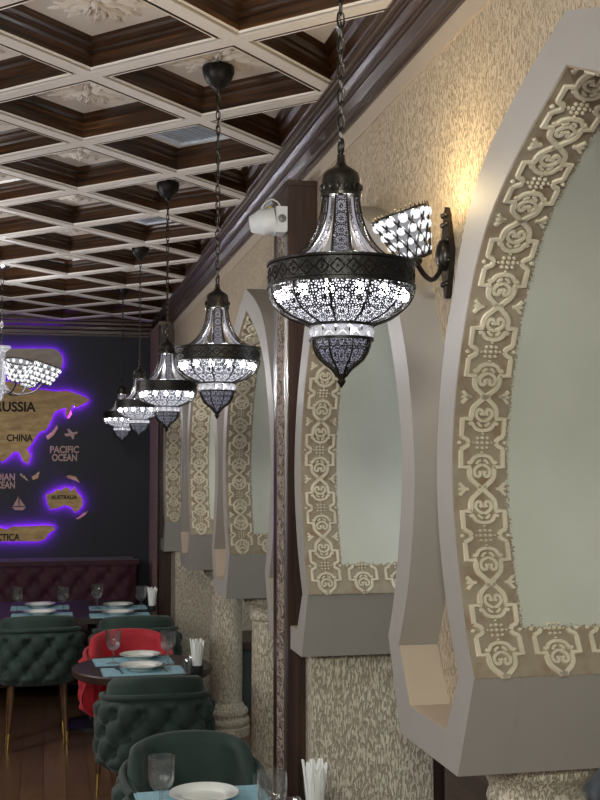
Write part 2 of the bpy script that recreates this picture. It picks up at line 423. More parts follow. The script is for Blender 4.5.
# ------------------------------------------------------------------ the arcade
MID = [1.77, 3.283, 4.98, 6.49, 8.00]
INN = [(.455, -.44), (.495, -.366), (.528, -.276), (.560, -.159), (.577, -.06), (.575, .04), (.556, .132), (.520, .236), (.467, .343), (.420, .413), (.359, .478), (.281, .534), (.181, .590), (.090, .632), (0, .671)]
OUT = [(.544, -.451), (.590, -.37), (.627, -.286), (.662, -.166), (.676, -.06), (.674, .027), (.655, .137), (.622, .247), (.568, .357), (.506, .468), (.440, .549), (.366, .612), (.267, .664), (.150, .713), (0, .764)]
inn = catmull(INN, 5); out = catmull(OUT, 5)
def arch_path(half): return [(-s, z) for s, z in half[:-1]] + half[::-1]      # from near foot over the apex to the far foot

# textured wall with the arched openings
b = MB()
bays = [(.2, 2.526), (2.526, 4.165), (4.165, 5.735), (5.735, 7.245), (7.245, YB)]
for mid, (y0, y1) in zip(MID, bays):
    pth = arch_path(inn)
    poly = [(y0, -.585), (mid - .62, -.585), (mid - .56, -.45)] + [(mid + s, z) for s, z in pth] + [(mid + .56, -.45), (mid + .62, -.585), (y1, -.585), (y1, 1.2), (y0, 1.2)]
    b.prism(poly, lambda a, z, d: (d, a, HC + z), XW, XI)
structure(b.build('wall_right', M['bark_wall'], smooth=0))
b = MB(); b.box(.845, XI + .6, 8.985, YB, 0, HC + 1.10); structure(b.build('wall_corner', M['bark_brown'], smooth=0))

# --- one arch surround: rim, soffit panel with relief
class Path:
    def __init__(s, pts):
        s.p = pts; s.L = [0]
        for a, c in zip(pts, pts[1:]): s.L.append(s.L[-1] + math.hypot(c[0] - a[0], c[1] - a[1]))
    def at(s, t):
        t = max(-.05, min(s.L[-1] + .05, t)); i = 0
        while i < len(s.p) - 2 and s.L[i + 1] < t: i += 1
        a, c = s.p[i], s.p[i + 1]; d = (s.L[i + 1] - s.L[i]) or 1; k = (t - s.L[i]) / d
        tx, tz = (c[0] - a[0]) / d, (c[1] - a[1]) / d
        return (a[0] + (c[0] - a[0]) * k, a[1] + (c[1] - a[1]) * k), (-tz, tx)     # point, normal (towards the opening for the far half)
far = Path(inn)                             # far half, foot -> apex ; normal points to smaller s
LEN = far.L[-1]
NT = 7; TL = .2015
BAND = .122
def relief_tile(strokes, dots, put, w_in=.0028):
    pass
def mir(P, sa=1, sb=1): return [(a * sa, b_ * sb) for a, b_ in P]
S_OUT = catmull([(.95, 11.2), (-.1, 10.55), (-1.3, 9.5), (-2.35, 8.4), (-2.75, 7.2), (-2.75, 5.9)], 4)
S_STEP = [(-2.75, 5.9), (-2.75, 5.55), (-4.75, 5.55), (-4.75, 1.55)]
S_SIDE = catmull([(-4.75, 1.55), (-4.2, 1.15), (-3.45, .75), (-3.1, .05)], 4)
S_HEART = catmull([(-.05, 5.0), (-1.1, 5.5), (-1.75, 6.4), (-1.55, 7.5), (-.75, 7.75), (-.45, 7.0), (-.85, 6.5)], 3)
S_LEAF = catmull([(0, 2.9), (-.9, 3.0), (-1.9, 3.5), (-2.6, 4.6), (-3.3, 4.3)], 3)
S_LEAF2 = catmull([(-.3, 4.0), (-.9, 4.2), (-1.3, 4.9)], 3)
S_TULIP = [catmull([(-3.1, 10.65), (-3.9, 10.7), (-4.7, 11.5), (-5.2, 12.1)], 3), catmull([(-3.1, 10.65), (-3.9, 10.6), (-4.7, 9.8), (-5.2, 9.2)], 3), [(-3.2, 10.65), (-4.2, 10.75), (-5.3, 10.65)]]
def tile_strokes(lower_only=False):
    """strokes (path in cm around the tile centre, half width in cm)"""
    R_ = []
    for sa in (1, -1):
        for sb in ((-1,) if lower_only else (1, -1)):
            R_.append((mir(S_OUT if sb * sa > 0 or True else S_OUT, sa, sb), .42)); R_.append((mir(S_STEP, sa, sb), .45)); R_.append((mir(S_SIDE, sa, sb), .38))
            R_.append((mir(S_HEART, sa, sb), .30)); R_.append((mir(S_LEAF, sa, sb), .34)); R_.append((mir(S_LEAF2, sa, sb), .25))
        if not lower_only:
            for q in S_TULIP: R_.append((mir(q, sa, 1), .30))
    return R_
DOTS = [(0, 0, .52), (1.15, 0, .5), (-1.15, 0, .5), (0, 1.15, .5), (0, -1.15, .5), (1.1, 1.1, .45), (-1.1, 1.1, .45), (1.1, -1.1, .45), (-1.1, -1.1, .45), (2.1, 0, .35), (-2.1, 0, .35),
        (0, 2.2, .35), (0, -2.2, .35), (5.15, 0, .55), (-5.15, 0, .55), (0, 6.6, .4), (0, -6.6, .4)]
def add_ribbon(mb, pts, hw, surf, h):
    n = len(pts); rows = []
    for i, (a, b_) in enumerate(pts):
        p0 = pts[max(i - 1, 0)]; p1 = pts[min(i + 1, n - 1)]
        tx, ty = p1[0] - p0[0], p1[1] - p0[1]; L = math.hypot(tx, ty) or 1; nx, ny = -ty / L, tx / L
        tp = 1.0 if 0 < i < n - 1 else .75
        k = hw * tp
        rows.append([surf(a + nx * k, b_ + ny * k, -.0012), surf(a + nx * k * .72, b_ + ny * k * .72, h), surf(a - nx * k * .72, b_ - ny * k * .72, h), surf(a - nx * k, b_ - ny * k, -.0012)])
    base = mb.grid(rows)
    mb.face([base, base + 1, base + 2, base + 3]); e = base + (n - 1) * 4; mb.face([e + 3, e + 2, e + 1, e])
def add_dot(mb, a, b_, r, surf, h):
    n = 7; c = mb.vert(surf(a, b_, h)); r1 = []; r2 = []
    for k in range(n):
        t = 2 * pi * k / n
        r1.append(mb.vert(surf(a + r * .6 * cos(t), b_ + r * .6 * sin(t), h * .85))); r2.append(mb.vert(surf(a + r * cos(t), b_ + r * sin(t), -.0012)))
    for k in range(n):
        k2 = (k + 1) % n
        mb.face((c, r1[k], r1[k2])); mb.face((r1[k], r2[k], r2[k2], r1[k2]))
def build_relief(side):
    mb = MB()
    def surf_factory(xc, tc, sc_a, sc_b):
        def surf(a, b_, h):
            t = tc + b_ * .01 * sc_b; (s, z), (nx, nz) = far.at(t)
            hh = h + .004
            return (xc + a * .01 * sc_a, side * (s + nx * hh), z + nz * hh)
        return surf
    # cm tile is 10.65 half long, 5.9 half wide
    kb = TL / .213; ka = 1.0
    for k in range(NT):
        surf = surf_factory(XR + .008 + .058, (k + .5) * TL, ka, kb)
        for path, hw in tile_strokes():
            if k == 0: path = [(a, max(b_, -10.4)) for a, b_ in path]
            path = [(a, b_) for a, b_ in path if (k + .5) * TL + b_ * .01 * kb < LEN - .004]
            if len(path) < 2: continue
            if k == NT - 1 and max(p[1] for p in path) > 10 and min(p[0] for p in path) < -3.0 and False: continue
            add_ribbon(mb, path, hw * 1.5, surf, .0050)
        for a, b_, r in DOTS:
            if (k + .5) * TL + b_ * .01 * kb < LEN - .008: add_dot(mb, a, b_, r, surf, .0060)
    for q in (1, 2):
        surf = surf_factory(XR + .066 + q * .128, .5 * TL, ka, kb)
        for path, hw in tile_strokes(True):
            add_ribbon(mb, [(a, max(b_, -10.4)) for a, b_ in path], hw * 1.5, surf, .0050)
        for a, b_, r in DOTS:
            if b_ <= 1.2: add_dot(mb, a, b_, r, surf, .0060)
    return mb
def build_arch():
    root = thing('arch_surround', (0, 0, HC), '', 'arch surround', 'pointed arch surrounds of the arcade')
    b = MB(); pi_, po = arch_path(inn), arch_path(out)
    # front, inner, outer, back faces from paired rows
    rows = []
    for (a, c), (e, f_) in zip(pi_, po): rows.append([(XR, a, c), (XR, e, f_), (XW + .004, e, f_), (XW + .004, a, c)])
    base = b.grid([r + [r[0]] for r in rows])
    b.face([base + k for k in range(4)]); q = base + (len(rows) - 1) * 5; b.face([q + k for k in range(4)][::-1])
    b.build('rim', M['smooth_rim'], root, 30, merge=True)
    b = MB()
    for side in (1, -1):
        N = 70; P = []
        ts = [LEN * i / N for i in range(N + 1)]
        xs = [XR + .0015, XI]
        for t in ts:
            (s, z), (nx, nz) = far.at(t); P.append([(x, side * (s + nx * .004), z + nz * .004) for x in xs])
        b.grid(P, False, lambda i, j: (xs[j] - XR, ts[min(i, N)]))
        # thin edge at the aisle side
        P = []
        for t in ts:
            (s, z), (nx, nz) = far.at(t); P.append([(XR + .0015, side * (s + nx * .004), z + nz * .004), (XR + .0015, side * (s - nx * .002), z - nz * .002)])
        b.grid(P, False, lambda i, j: (0, ts[min(i, N)]))
    panel = b.build('soffit_panel', M['soffit'], root, 30)
    tag(panel, 'pale plaster soffit with a beige patterned border')
    for side in (1, -1):
        r = build_relief(side).build('relief_border', M['relief'], panel, 40); r['label'] = 'raised cream scrollwork border'
    return root
A_LAB = ['nearest and largest arch surround with scrollwork border, cut by the right edge', 'second arch surround, between the nearest arch and the dark wood pilaster',
         'arch surround just beyond the dark wood pilaster, its pointed top showing', 'arch surround fourth along the wall, beyond the one with the pointed top showing', 'farthest and smallest arch surround, next to the far corner pilaster']
arch0 = build_arch()
for k, mid in enumerate(MID):
    o = arch0 if k == 0 else copy_tree(arch0)
    o.location = (0, mid, HC); o['label'] = A_LAB[k]

# --- impost blocks under the arch feet
def clip_poly(poly, lo, hi):
    def cl(P, f, inter):
        R_ = []
        for i in range(len(P)):
            a, c = P[i], P[(i + 1) % len(P)]
            if f(a): R_.append(a)
            if f(a) != f(c): R_.append(inter(a, c))
        return R_
    for v, sgn in ((lo, 1), (hi, -1)):
        if v is None: continue
        poly = cl(poly, lambda p: sgn * (p[0] - v) >= 0, lambda a, c: (v, a[1] + (c[1] - a[1]) * (v - a[0]) / (c[0] - a[0])))
    return poly
def impost(cy, label, lo=None, hi=None):
    root = thing('impost_block', (0, cy, HC), label, 'impost block', 'impost blocks of the arcade')
    b = MB()
    U = [(-.30, -.44), (-.20, -.66), (.20, -.66), (.30, -.44), (.211, -.451), (.128, -.581), (-.128, -.581), (-.211, -.451)]
    T = [(-.30, -.44), (-.20, -.66), (.20, -.66), (.30, -.44)]
    mp = lambda a, z, d: (d, a, z)
    # clip the U in convex pieces
    pieces = [[U[0], U[1], U[6], U[7]], [U[1], U[2], U[5], U[6]], [U[2], U[3], U[4], U[5]]]
    for pc in pieces:
        q = clip_poly(pc, lo, hi)
        if len(q) > 2: b.prism(q, mp, XR, XW + .008)
    q = clip_poly(T, lo, hi); b.prism(q, mp, XW + .0075, XI)
    b.build('block', M['smooth_rim'], root, 0)
    # beige ledge lining of the recess between the rims
    b = MB()
    for a, c in ((U[4], U[5]), (U[5], U[6]), (U[6], U[7])):
        nx, nz = -(c[1] - a[1]), (c[0] - a[0]); L = math.hypot(nx, nz); nx, nz = -nx / L * .0015, -nz / L * .0015
        if nz < 0 and a == U[5]: nx, nz = -nx, -nz
        quad = clip_poly([a, c, (c[0] + nx, c[1] + nz), (a[0] + nx, a[1] + nz)], lo, hi)
        if len(quad) > 2: b.prism(quad, mp, XR + .002, XW)
    lin = b.build('ledge_lining', M['beige'], root, 0); lin['label'] = 'beige lining of the recess'
    return root
PIER = [2.526, 5.735, 7.245]
impost(PIER[0], 'large grey impost block with a side recess, at the foot of the nearest arch')
impost(4.046, 'grey impost block standing against the near side of the wood pilaster', None, -.018)
impost(4.217, 'half impost block on the far side of the wood pilaster', .085, None)
impost(PIER[1], 'grey impost block on the column just beyond the wood pilaster')
impost(PIER[2], 'grey impost block on the farther round column')
impost(8.755, 'smallest grey impost block, beside the far corner pilaster', None, .05)

# --- columns and piers
def column(y, label):
    x = 1.115; zt = HC - .66
    root = thing('column', (x, y, 0), label, 'column', 'round stone-textured columns')
    b = MB(); b.lathe([(.0, 0), (.150, 0), (.150, .05), (.140, .055), (.148, .07), (.150, .085), (.146, .10), (.132, .108), (.132, .125), (.138, .13), (.140, .145), (.134, .16), (.122, .165), (.112, .185), (.102, .20)], 36)
    q = b.build('base', M['bark_stone'], root, 40)
    b = MB(); b.lathe([(.101, .19), (.103, .4), (.100, zt - .12)], 36); b.build('shaft', M['bark_stone'], root, 40)
    b = MB(); b.lathe([(.100, zt - .13), (.112, zt - .125), (.115, zt - .112), (.112, zt - .10), (.107, zt - .095), (.110, zt - .08), (.120, zt - .06), (.136, zt - .045), (.142, zt - .035), (.142, zt - .025), (.150, zt - .022), (.152, zt - .01), (.150, zt - .001), (0, zt - .001)], 36)
    b.build('capital', M['bark_stone'], root, 40)
    return root
column(PIER[0], 'nearest column, only its moulded capital showing at the bottom right')
column(PIER[1], 'round textured column nearer to the wood pilaster, its base out of sight')
column(PIER[2], 'farther round textured column with its ringed base in sight')
b = MB(); b.box(XW - .045, 1.345, 3.93, 4.025, 0, HC - .662); b.box(.98, 1.345, 4.025, 4.45, 0, HC - .662); tag(b.build('masonry_pier', M['bark_stone'], smooth=0), 'square textured pier under the impost block beside the wood pilaster', 'pier', 'square textured piers')
b = MB(); b.box(XW - .02, 1.95, 8.50, 8.80, 0, HC - .662); tag(b.build('masonry_pier', M['bark_stone'], smooth=0), 'far square textured pier behind the round column, by the corner pilaster', 'pier', 'square textured piers')
b = MB(); b.box(1.36, 1.43, 4.05, 4.12, 0, HC + 1.0); tag(b.build('booth_post', M['wood_pilaster'], smooth=0), 'thin dark post behind the nearest column, beside the square pier', 'post')

# --- wood pilasters
root = thing('pilaster', (0, 4.165, 0), 'tall dark wood pilaster with carved strip, between the second and third arches', 'pilaster')
b = MB(); b.box(.842, XW + .01, -.135, .135, 0, HC + 1.0); b.build('post', M['wood_pilaster'], root, 0)
b = MB(); b.box(.839, .845, -.085, .050, .05, HC + .93); b.build('carved_strip', M['carved'], root, 0)
for y0, y1 in ((-.094, -.086), (.051, .058)):
    b = MB(); b.box(.8375, .845, y0, y1, .05, HC + .93); q = b.build('edge_strip', M['trim_metal'], root, 0); q['label'] = 'shiny metal edge strip'
b = MB(); b.box(.836, XW + .02, -.14, .14, HC + 1.0, HC + 1.02); b.build('cap', M['wood_pilaster'], root, 0)
root = thing('pilaster', (0, 8.9, 0), 'dark wood pilaster in the far corner beside the navy wall', 'pilaster')
b = MB(); b.box(.842, XW + .03, -.08, .08, 0, HC + 1.06); b.build('post', M['wood_pilaster'], root, 0)

# --- booths seen between the columns
root = thing('booth_bench', (1.75, 8.1, 0), 'dark upholstered bench glimpsed between the two round columns', 'bench')
b = MB(); b.box(-.45, .6, -.25, .25, 0, .42); b.build('seat', M['booth_green'], root, 0)
b = MB(); b.box(-.45, .6, -.27, .27, .42, .47); b.build('seat_top', M['wood_table'], root, 0)

# ------------------------------------------------------------------ lanterns (pendant chandeliers)
def lace_strip(path_fn, width_fn, n):
    pass
def make_lantern(chain_len):
    """local origin at the band's centre; z up"""
    root = thing('pendant_lantern', (0, 0, 0), '', 'pendant lantern', 'pierced bronze pendant lanterns in a row')
    R_ = .132
    # cap
    b = MB(); b.lathe([(.0, .222), (.007, .221), (.0075, .208), (.011, .202), (.0175, .197), (.027, .191), (.032, .186), (.0345, .176), (.035, .152), (.037, .150), (.037, .144), (.034, .142), (.0, .142)], 28)
    cap = b.build('cap', M['bronze'], root, 40)
    b = MB()
    for k in range(16):
        a = 2 * pi * k / 16; b.sphere((.0355 * cos(a), 0.0355 * sin(a), .160), .0045, 6, 4, (1, 1, 1.5))
    b.build('cap_beading', M['bronze'], cap, 40)
    b = MB(); b.tube([(0, .013 * cos(t), .235 + .014 * sin(t)) for t in [2 * pi * k / 20 for k in range(20)]], .0032, 8, True); b.build('ring', M['bronze'], root, 40)
    # straps, concave sweep from cap to band
    curve = catmull([(.030, .146), (.036, .105), (.050, .070), (.075, .040), (.112, .018)], 4)
    for k in range(6):
        a = 2 * pi * k / 6 + .26
        er = Vector((cos(a), sin(a), 0)); et = Vector((-sin(a), cos(a), 0))
        L = [0]
        for p, q in zip(curve, curve[1:]): L.append(L[-1] + math.hypot(q[0] - p[0], q[1] - p[1]))
        b = MB(); wf = lambda i: .0095 + .008 * min(1, L[i] / L[-1] * 1.3)
        P = [[tuple(er * r + et * wf(i) * s + Vector((0, 0, z))) for s in (-1, -.34, .34, 1)] for i, (r, z) in enumerate(curve)]
        b.grid(P, False, lambda i, j: (P and (-1, -.34, .34, 1)[j] * .017, L[min(i, len(L) - 1)]))
        st = b.build('strap', M['lace_strap'], root, 60); st['label'] = 'curved pierced strap'
        b = MB(); P2 = [[tuple(er * (r - .006) + et * wf(i) * s * .8 + Vector((0, 0, z - .003))) for s in (-1, 1)] for i, (r, z) in enumerate(curve)]
        b.grid(P2); b.build('strap_glow', M['glow_strap'], st, 60)
        b = MB(); P3 = [[tuple(er * (r - .011) + et * wf(i) * s * .9 + Vector((0, 0, z - .005))) for s in (-1, -.34, .34, 1)] for i, (r, z) in enumerate(curve)]
        b.grid(P3, False, lambda i, j: ((-1, -.34, .34, 1)[j] * .017, L[min(i, len(L) - 1)])); b.build('strap_backing', M['lace_strap'], st, 60)
        b = MB()
        for s in (-1, 1): b.tube([tuple(er * (r + .001) + et * wf(i) * s + Vector((0, 0, z))) for i, (r, z) in enumerate(curve)], .0016, 6)
        b.build('strap_edge', M['bronze'], st, 50)
    # band with raised diamonds
    b = MB(); b.lathe([(R_ - .006, .022), (R_ - .004, .024), (R_ + .001, .023), (R_ + .001, .019), (R_ - .002, .017), (R_ - .002, -.015), (R_ + .001, -.017), (R_ + .001, -.022), (R_ - .004, -.023), (R_ - .006, -.022)], 56)
    b.lathe([(R_ - .006, -.022), (R_ - .007, 0), (R_ - .006, .022)], 56)
    band = b.build('band', M['bronze_band'], root, 30)
    b = MB(); nd = 30
    for k in range(nd):
        a = 2 * pi * k / nd; da = 2 * pi / nd * .46; h = .0125
        f_ = lambda da_, dz, dr: (cos(a + da_) * (R_ + dr), sin(a + da_) * (R_ + dr), dz)
        pts = [f_(-da, 0, -.002), f_(0, h, -.002), f_(da, 0, -.002), f_(0, -h, -.002)]
        for p, q in zip(pts, pts[1:] + pts[:1]): b.tube([p, q], .0012, 4)
        b.sphere(f_(0, 0, -.002), .0028, 6, 4)
    b.build('band_diamonds', M['bronze'], band, 50)
    # bowl : pierced shell, frosted liner, bulbs, ribs
    bp = [(R_ - .002, -.022)] + [((R_ - .002) * cos(t) ** .8 if cos(t) > 0 else 0, -.022 - .066 * sin(t)) for t in [radians(d) for d in range(8, 68, 6)]]
    bp = [p for p in bp if p[0] > .058] + [(.057, -.0865)]
    b = MB(); b.lathe(bp, 64); bowl = b.build('bowl', M['lace_bowl'], root, 60)
    b = MB(); b.lathe([(max(.045, r - (.032 if z > -.046 else .012)), z + .004) for r, z in bp], 48); b.build('frosted_liner', M['frost'], bowl, 60)
    for k in range(12):
        a = 2 * pi * k / 12 + .1
        b = MB(); b.tube([(cos(a) * (r + .001), sin(a) * (r + .001), z) for r, z in bp], .0016, 6); b.build('rib', M['bronze'], bowl, 50)
    for k in range(14):
        a = 2 * pi * (k + .5) / 14
        b = MB(); b.sphere(((R_ - .020) * cos(a), (R_ - .020) * sin(a), -.034), .0095, 10, 8, (1, 1, 1.1)); b.build('bulb', M['bulb'], bowl, 60)
    # crystal collar
    b = MB()
    for k in range(14):
        a = 2 * pi * k / 14; er = Vector((cos(a), sin(a), 0)); et = Vector((-sin(a), cos(a), 0)); c = er * .0535 + Vector((0, 0, -.099))
        g = []
        for dz in (-.010, .010):
            for dt in (-.0105, .0105): g.append(c + et * dt + Vector((0, 0, dz)))
        tip = b.vert(c + er * .0065); bk = b.vert(c - er * .004); ii = [b.vert(p) for p in g]
        for x, y in ((0, 1), (1, 3), (3, 2), (2, 0)): b.face((ii[x], ii[y], tip)); b.face((ii[y], ii[x], bk))
    b.build('crystal_collar', M['crystal'], root, 0)
    for zc in (-.0865, -.1115):
        b = MB(); b.lathe([(.050, zc + .002), (.058, zc + .0025), (.058, zc - .0025), (.050, zc - .002)], 32); b.build('collar_ring', M['bronze_band'], root, 30)
    # lower bowl
    lp = [(.054, -.112), (.053, -.122), (.049, -.134), (.041, -.146), (.030, -.155), (.019, -.163), (.012, -.171), (.009, -.176)]
    b = MB(); b.lathe(lp, 40); lb = b.build('lower_bowl', M['lace_bowl'], root, 60)
    b = MB(); b.lathe([(max(.005, r - .009), z + .002) for r, z in lp], 32); b.build('frosted_liner', M['frost_dim'], lb, 60)
    for k in range(8):
        a = 2 * pi * k / 8 + .1
        b = MB(); b.tube([(cos(a) * (r + .001), sin(a) * (r + .001), z) for r, z in lp], .0018, 6); b.build('rib', M['bronze'], lb, 50)
    b = MB(); b.lathe([(.0, -.172), (.010, -.172), (.010, -.177), (.006, -.181), (.008, -.186), (.005, -.191), (.0, -.198)], 14); b.build('finial', M['bronze'], root, 50)
    # chain up to the canopy
    b = MB(); z = .245; k = 0; LK = .030
    top = chain_len - .09
    n_ = int((top - z) / (LK - .007)); step = (top - z) / n_
    for k in range(n_):
        zc = z + step * (k + .5); pts = []
        for q in range(12):
            t = 2 * pi * q / 12; dx = .0062 * cos(t); dz = LK / 2 * (abs(sin(t)) ** .7) * (1 if sin(t) >= 0 else -1)
            pts.append((dx, 0, zc + dz) if k % 2 else (0, dx, zc + dz))
        b.tube(pts, .0019, 5, True)
    b.build('chain', M['bronze'], root, 60)
    b = MB(); b.tube([(.004 * sin(t * 3.1), .004 * cos(t * 2.3), .235 + (top - .235) * t / 20) for t in range(21)], .0013, 5); b.build('cord', M['dark_plastic'], root, 60)
    b = MB(); b.lathe([(0, chain_len - .02), (.050, chain_len - .02), (.051, chain_len - .026), (.049, chain_len - .040), (.044, chain_len - .055), (.035, chain_len - .070), (.022, chain_len - .082), (.012, chain_len - .088), (.009, chain_len - .10), (0, chain_len - .102)], 28)
    b.lathe([(0, chain_len), (.02, chain_len), (.02, chain_len - .022), (0, chain_len - .022)], 16)
    b.build('canopy', M['bronze_band'], root, 45)
    return root
ZL = HC + .328
lantern = make_lantern(ZP - ZL)
L_LAB = ['nearest and largest pierced bronze pendant lantern, hanging in front of the wall sconce', 'second lantern from the front, hanging before the pointed arch top',
         'third lantern from the front, its band level with the second one\'s crystals', 'fourth lantern from the front, partly behind the third', 'farthest and smallest lantern of the row, before the navy wall']
for k, yy in enumerate((1.97, 3.50, 5.03, 6.57, 8.10)):
    o = lantern if k == 0 else copy_tree(lantern)
    o.location = (.508, yy, ZL); o['label'] = L_LAB[k]; o.rotation_euler = (0, 0, (.016, .16, .33, .08, .40)[k])

# ------------------------------------------------------------------ crystal shades (sconce and arm chandelier)
def shade_parts(parent, c, axis, r0, r1, h, nrow=4, ncol=12):
    """flaring open shade: frame lattice, glass beads, lamp"""
    ax = Vector(axis).normalized(); u = ax.orthogonal().normalized(); w_ = ax.cross(u); c = Vector(c)
    def pt(r, a, t): return c + ax * t + (u * cos(a) + w_ * sin(a)) * r
    fr = MB(); rad = lambda t: r0 + (r1 - r0) * (t / h)
    for t, rr in ((0, .0028), (h, .0028)):
        fr.tube([pt(rad(t), 2 * pi * k / 36, t) for k in range(36)], rr, 6, True)
    for k in range(ncol):
        for sgn in (1, -1):
            fr.tube([pt(rad(h * q / 8), 2 * pi * (k + sgn * q / 8 * nrow / 2) / ncol, h * q / 8) for q in range(9)], .0026, 5)
    for k in range(36):                      # picket edge
        a = 2 * pi * k / 36; fr.tube([pt(rad(h), a, h), pt(rad(h) + .002, a, h + .009)], .002, 4, taper=[.0026, .0008])
    f_o = fr.build('shade_frame', M['bronze'], parent, 50)
    g = MB()
    for q in range(nrow):
        t = h * (q + .5) / nrow; rr = rad(t); 
        for k in range(ncol):
            a = 2 * pi * (k + (.5 if q % 2 == 0 else 0)) / ncol; g.sphere(pt(rr - .004, a, t), min(h / nrow * .46, rr * pi / ncol * .74), 8, 6)
    g.build('glass_beads', M['lit_bead'], f_o, 60)
    l = MB(); P = [[tuple(pt(rad(h * q / 4) - .010, 2 * pi * k / 24, h * q / 4)) for q in range(5)] for k in range(24)]
    l.grid(P, True); l.build('shade_glass', M['frost_shade'], f_o, 60)
    bb = MB(); bb.sphere(c + ax * h * .55, .016, 10, 8); bb.build('bulb', M['bulb'], f_o, 60)

root = thing('wall_sconce', (XW, 2.625, HC + .50), 'bronze wall sconce with beaded glass shade, behind the nearest lantern', 'wall sconce')
b = MB()
prof = [(.004, -.105), (.010, -.095), (.016, -.07), (.026, -.045), (.034, -.015), (.036, .01), (.030, .035), (.022, .055), (.018, .075), (.011, .088), (.013, .098), (.006, .108), (.001, .118)]
poly = [(a, z) for a, z in prof] + [(-a, z) for a, z in prof[::-1]]
b.prism(poly, lambda a, z, d: (-d, a, z), 0, .014)
for a, z in prof[2:-1:2]:
    for s in (-1, 1): b.sphere((-.014, s * a * .8, z), .0075, 7, 5)
b.sphere((-.016, 0, .0), .026, 14, 8, (.8, 1, 1.5)); b.build('backplate', M['bronze'], root, 50)
b = MB(); b.tube(catmull([(-.02, 0, -.01), (-.035, -.02, -.045), (-.062, -.045, -.068), (-.092, -.075, -.062), (-.119, -.095, -.035)], 6), .0062, 8)
b.sphere((-.120, -.095, -.034), .017, 12, 8, (1, 1, .7)); b.build('arm', M['bronze'], root, 50)
shade_parts(root, (-.120, -.095, -.028), (-.36, -.02, 1), .038, .068, .108, 4, 12)
lamp('sconce_light', 'POINT', (XW - .17, 2.52, HC + .62), 3.4, (1.0, .76, .38), .03)

# arm chandelier on the left
root = thing('arm_chandelier', (-.285, 7.35, HC + .535), 'chandelier with glass bead shades on curled arms, at the left edge before the map', 'chandelier')
b = MB(); b.lathe([(0, .19), (.055, .185), (.060, .17), (.028, .15), (.024, .10), (.040, .07), (.046, .04), (.030, .0), (.026, -.05), (.050, -.08), (.052, -.09), (.02, -.11), (.012, -.14), (0, -.16)], 24); b.build('stem', M['crystal'], root, 40)
b = MB(); top = ZP - HC - .535
for k in range(int((top - .24) / .034)):
    zc = .205 + .034 * k + .01
    b.tube([((.008 * cos(2 * pi * q / 10)) * (k % 2), (.008 * cos(2 * pi * q / 10)) * (1 - k % 2), zc + .020 * sin(2 * pi * q / 10)) for q in range(10)], .0026, 5, True)
b.build('chain', M['bronze'], root, 50)
b = MB(); b.lathe([(0, top), (.07, top), (.07, top - .01), (.05, top - .03), (.02, top - .05), (0, top - .055)], 24); b.build('canopy', M['chrome'], root, 45)
for k in range(6):
    a = 2 * pi * k / 6 - .12; e = Vector((cos(a), sin(a), 0))
    b = MB(); b.tube(catmull([tuple(e * .02 + Vector((0, 0, -.07))), tuple(e * .10 + Vector((0, 0, -.115))), tuple(e * .20 + Vector((0, 0, -.10))), tuple(e * .25 + Vector((0, 0, -.05)))], 6), .006, 7)
    arm = b.build('arm', M['chrome'], root, 50)
    shade_parts(arm, e * .25 + Vector((0, 0, -.045)), e * .35 + Vector((0, 0, 1)), .045, .085, .12, 4, 10)
lamp('chandelier_light', 'POINT', (-.285, 7.35, HC + .86), 4.5, (.95, .97, 1.0), .06)

# ------------------------------------------------------------------ ceiling medallions and vents
def medallion():
    root = MB()
    def petal(a, r0, r1, wd, h, z0=0):
        e = Vector((cos(a), sin(a), 0)); t = Vector((-sin(a), cos(a), 0)); n = 7; rows = []
        for i in range(n):
            k = i / (n - 1); r = r0 + (r1 - r0) * k; ww = wd * sin(pi * min(1, .12 + k * .88)) ** .8 * (1 - .25 * k); hh = h * (1 - (2 * k - 1) ** 2 * .6)
            rows.append([tuple(e * r - t * ww + Vector((0, 0, 0))), tuple(e * r - t * ww * .5 + Vector((0, 0, -hh))), tuple(e * r + Vector((0, 0, -hh * .55))), tuple(e * r + t * ww * .5 + Vector((0, 0, -hh))), tuple(e * r + t * ww)])
        root.grid(rows)
    for k in range(12): petal(2 * pi * k / 12, .075, .150 if k % 3 else .168, .013, .007)
    for k in range(12): petal(2 * pi * (k + .5) / 12, .055, .118, .012, .010)
    for k in range(8): petal(2 * pi * k / 8, .015, .070, .013, .013)
    for k in range(12):
        a = 2 * pi * k / 12 + .1
        for sg in (1, -1): root.tube([(cos(a + sg * q * .07) * (.100 + .016 * sin(q * 1.1)), sin(a + sg * q * .07) * (.100 + .016 * sin(q * 1.1)), -.003) for q in range(5)], .004, 5, taper=[.002, .004, .005, .004, .002])
    root.sphere((0, 0, -.008), .014, 10, 6); return root
med = None; MEDS = []
vents = {(0.499, 4.258 + 0): 1}
def near(a, c): return abs(a - c) < .1
for i, j, cx, cy in cells:
    if not (-.75 < cx < .6 and 2.6 < cy < 8.7): continue
    if near(cx, .499) and (near(cy, 4.258) or near(cy, 5.794)): continue
    if near(cx, .499) and any(near(cy, q) for q in (3.49, 5.026, 6.56, 8.10)): pass
    MEDS.append((cx, cy))
cols_ = sorted({round(c[0], 2) for c in MEDS}); 
me0 = None
for cx, cy in sorted(MEDS, key=lambda p: (p[1], p[0])):
    if me0 is None: me0 = medallion().build('ceiling_medallion', M['ceil_panel'], None, 40); o = me0
    else: o = me0.copy(); col.objects.link(o)
    o.location = (cx, cy, ZP - .0005)
    tag(o, 'round plaster leaf medallion centred in a wood framed ceiling coffer', 'ceiling medallion', 'plaster medallions in the ceiling coffers')
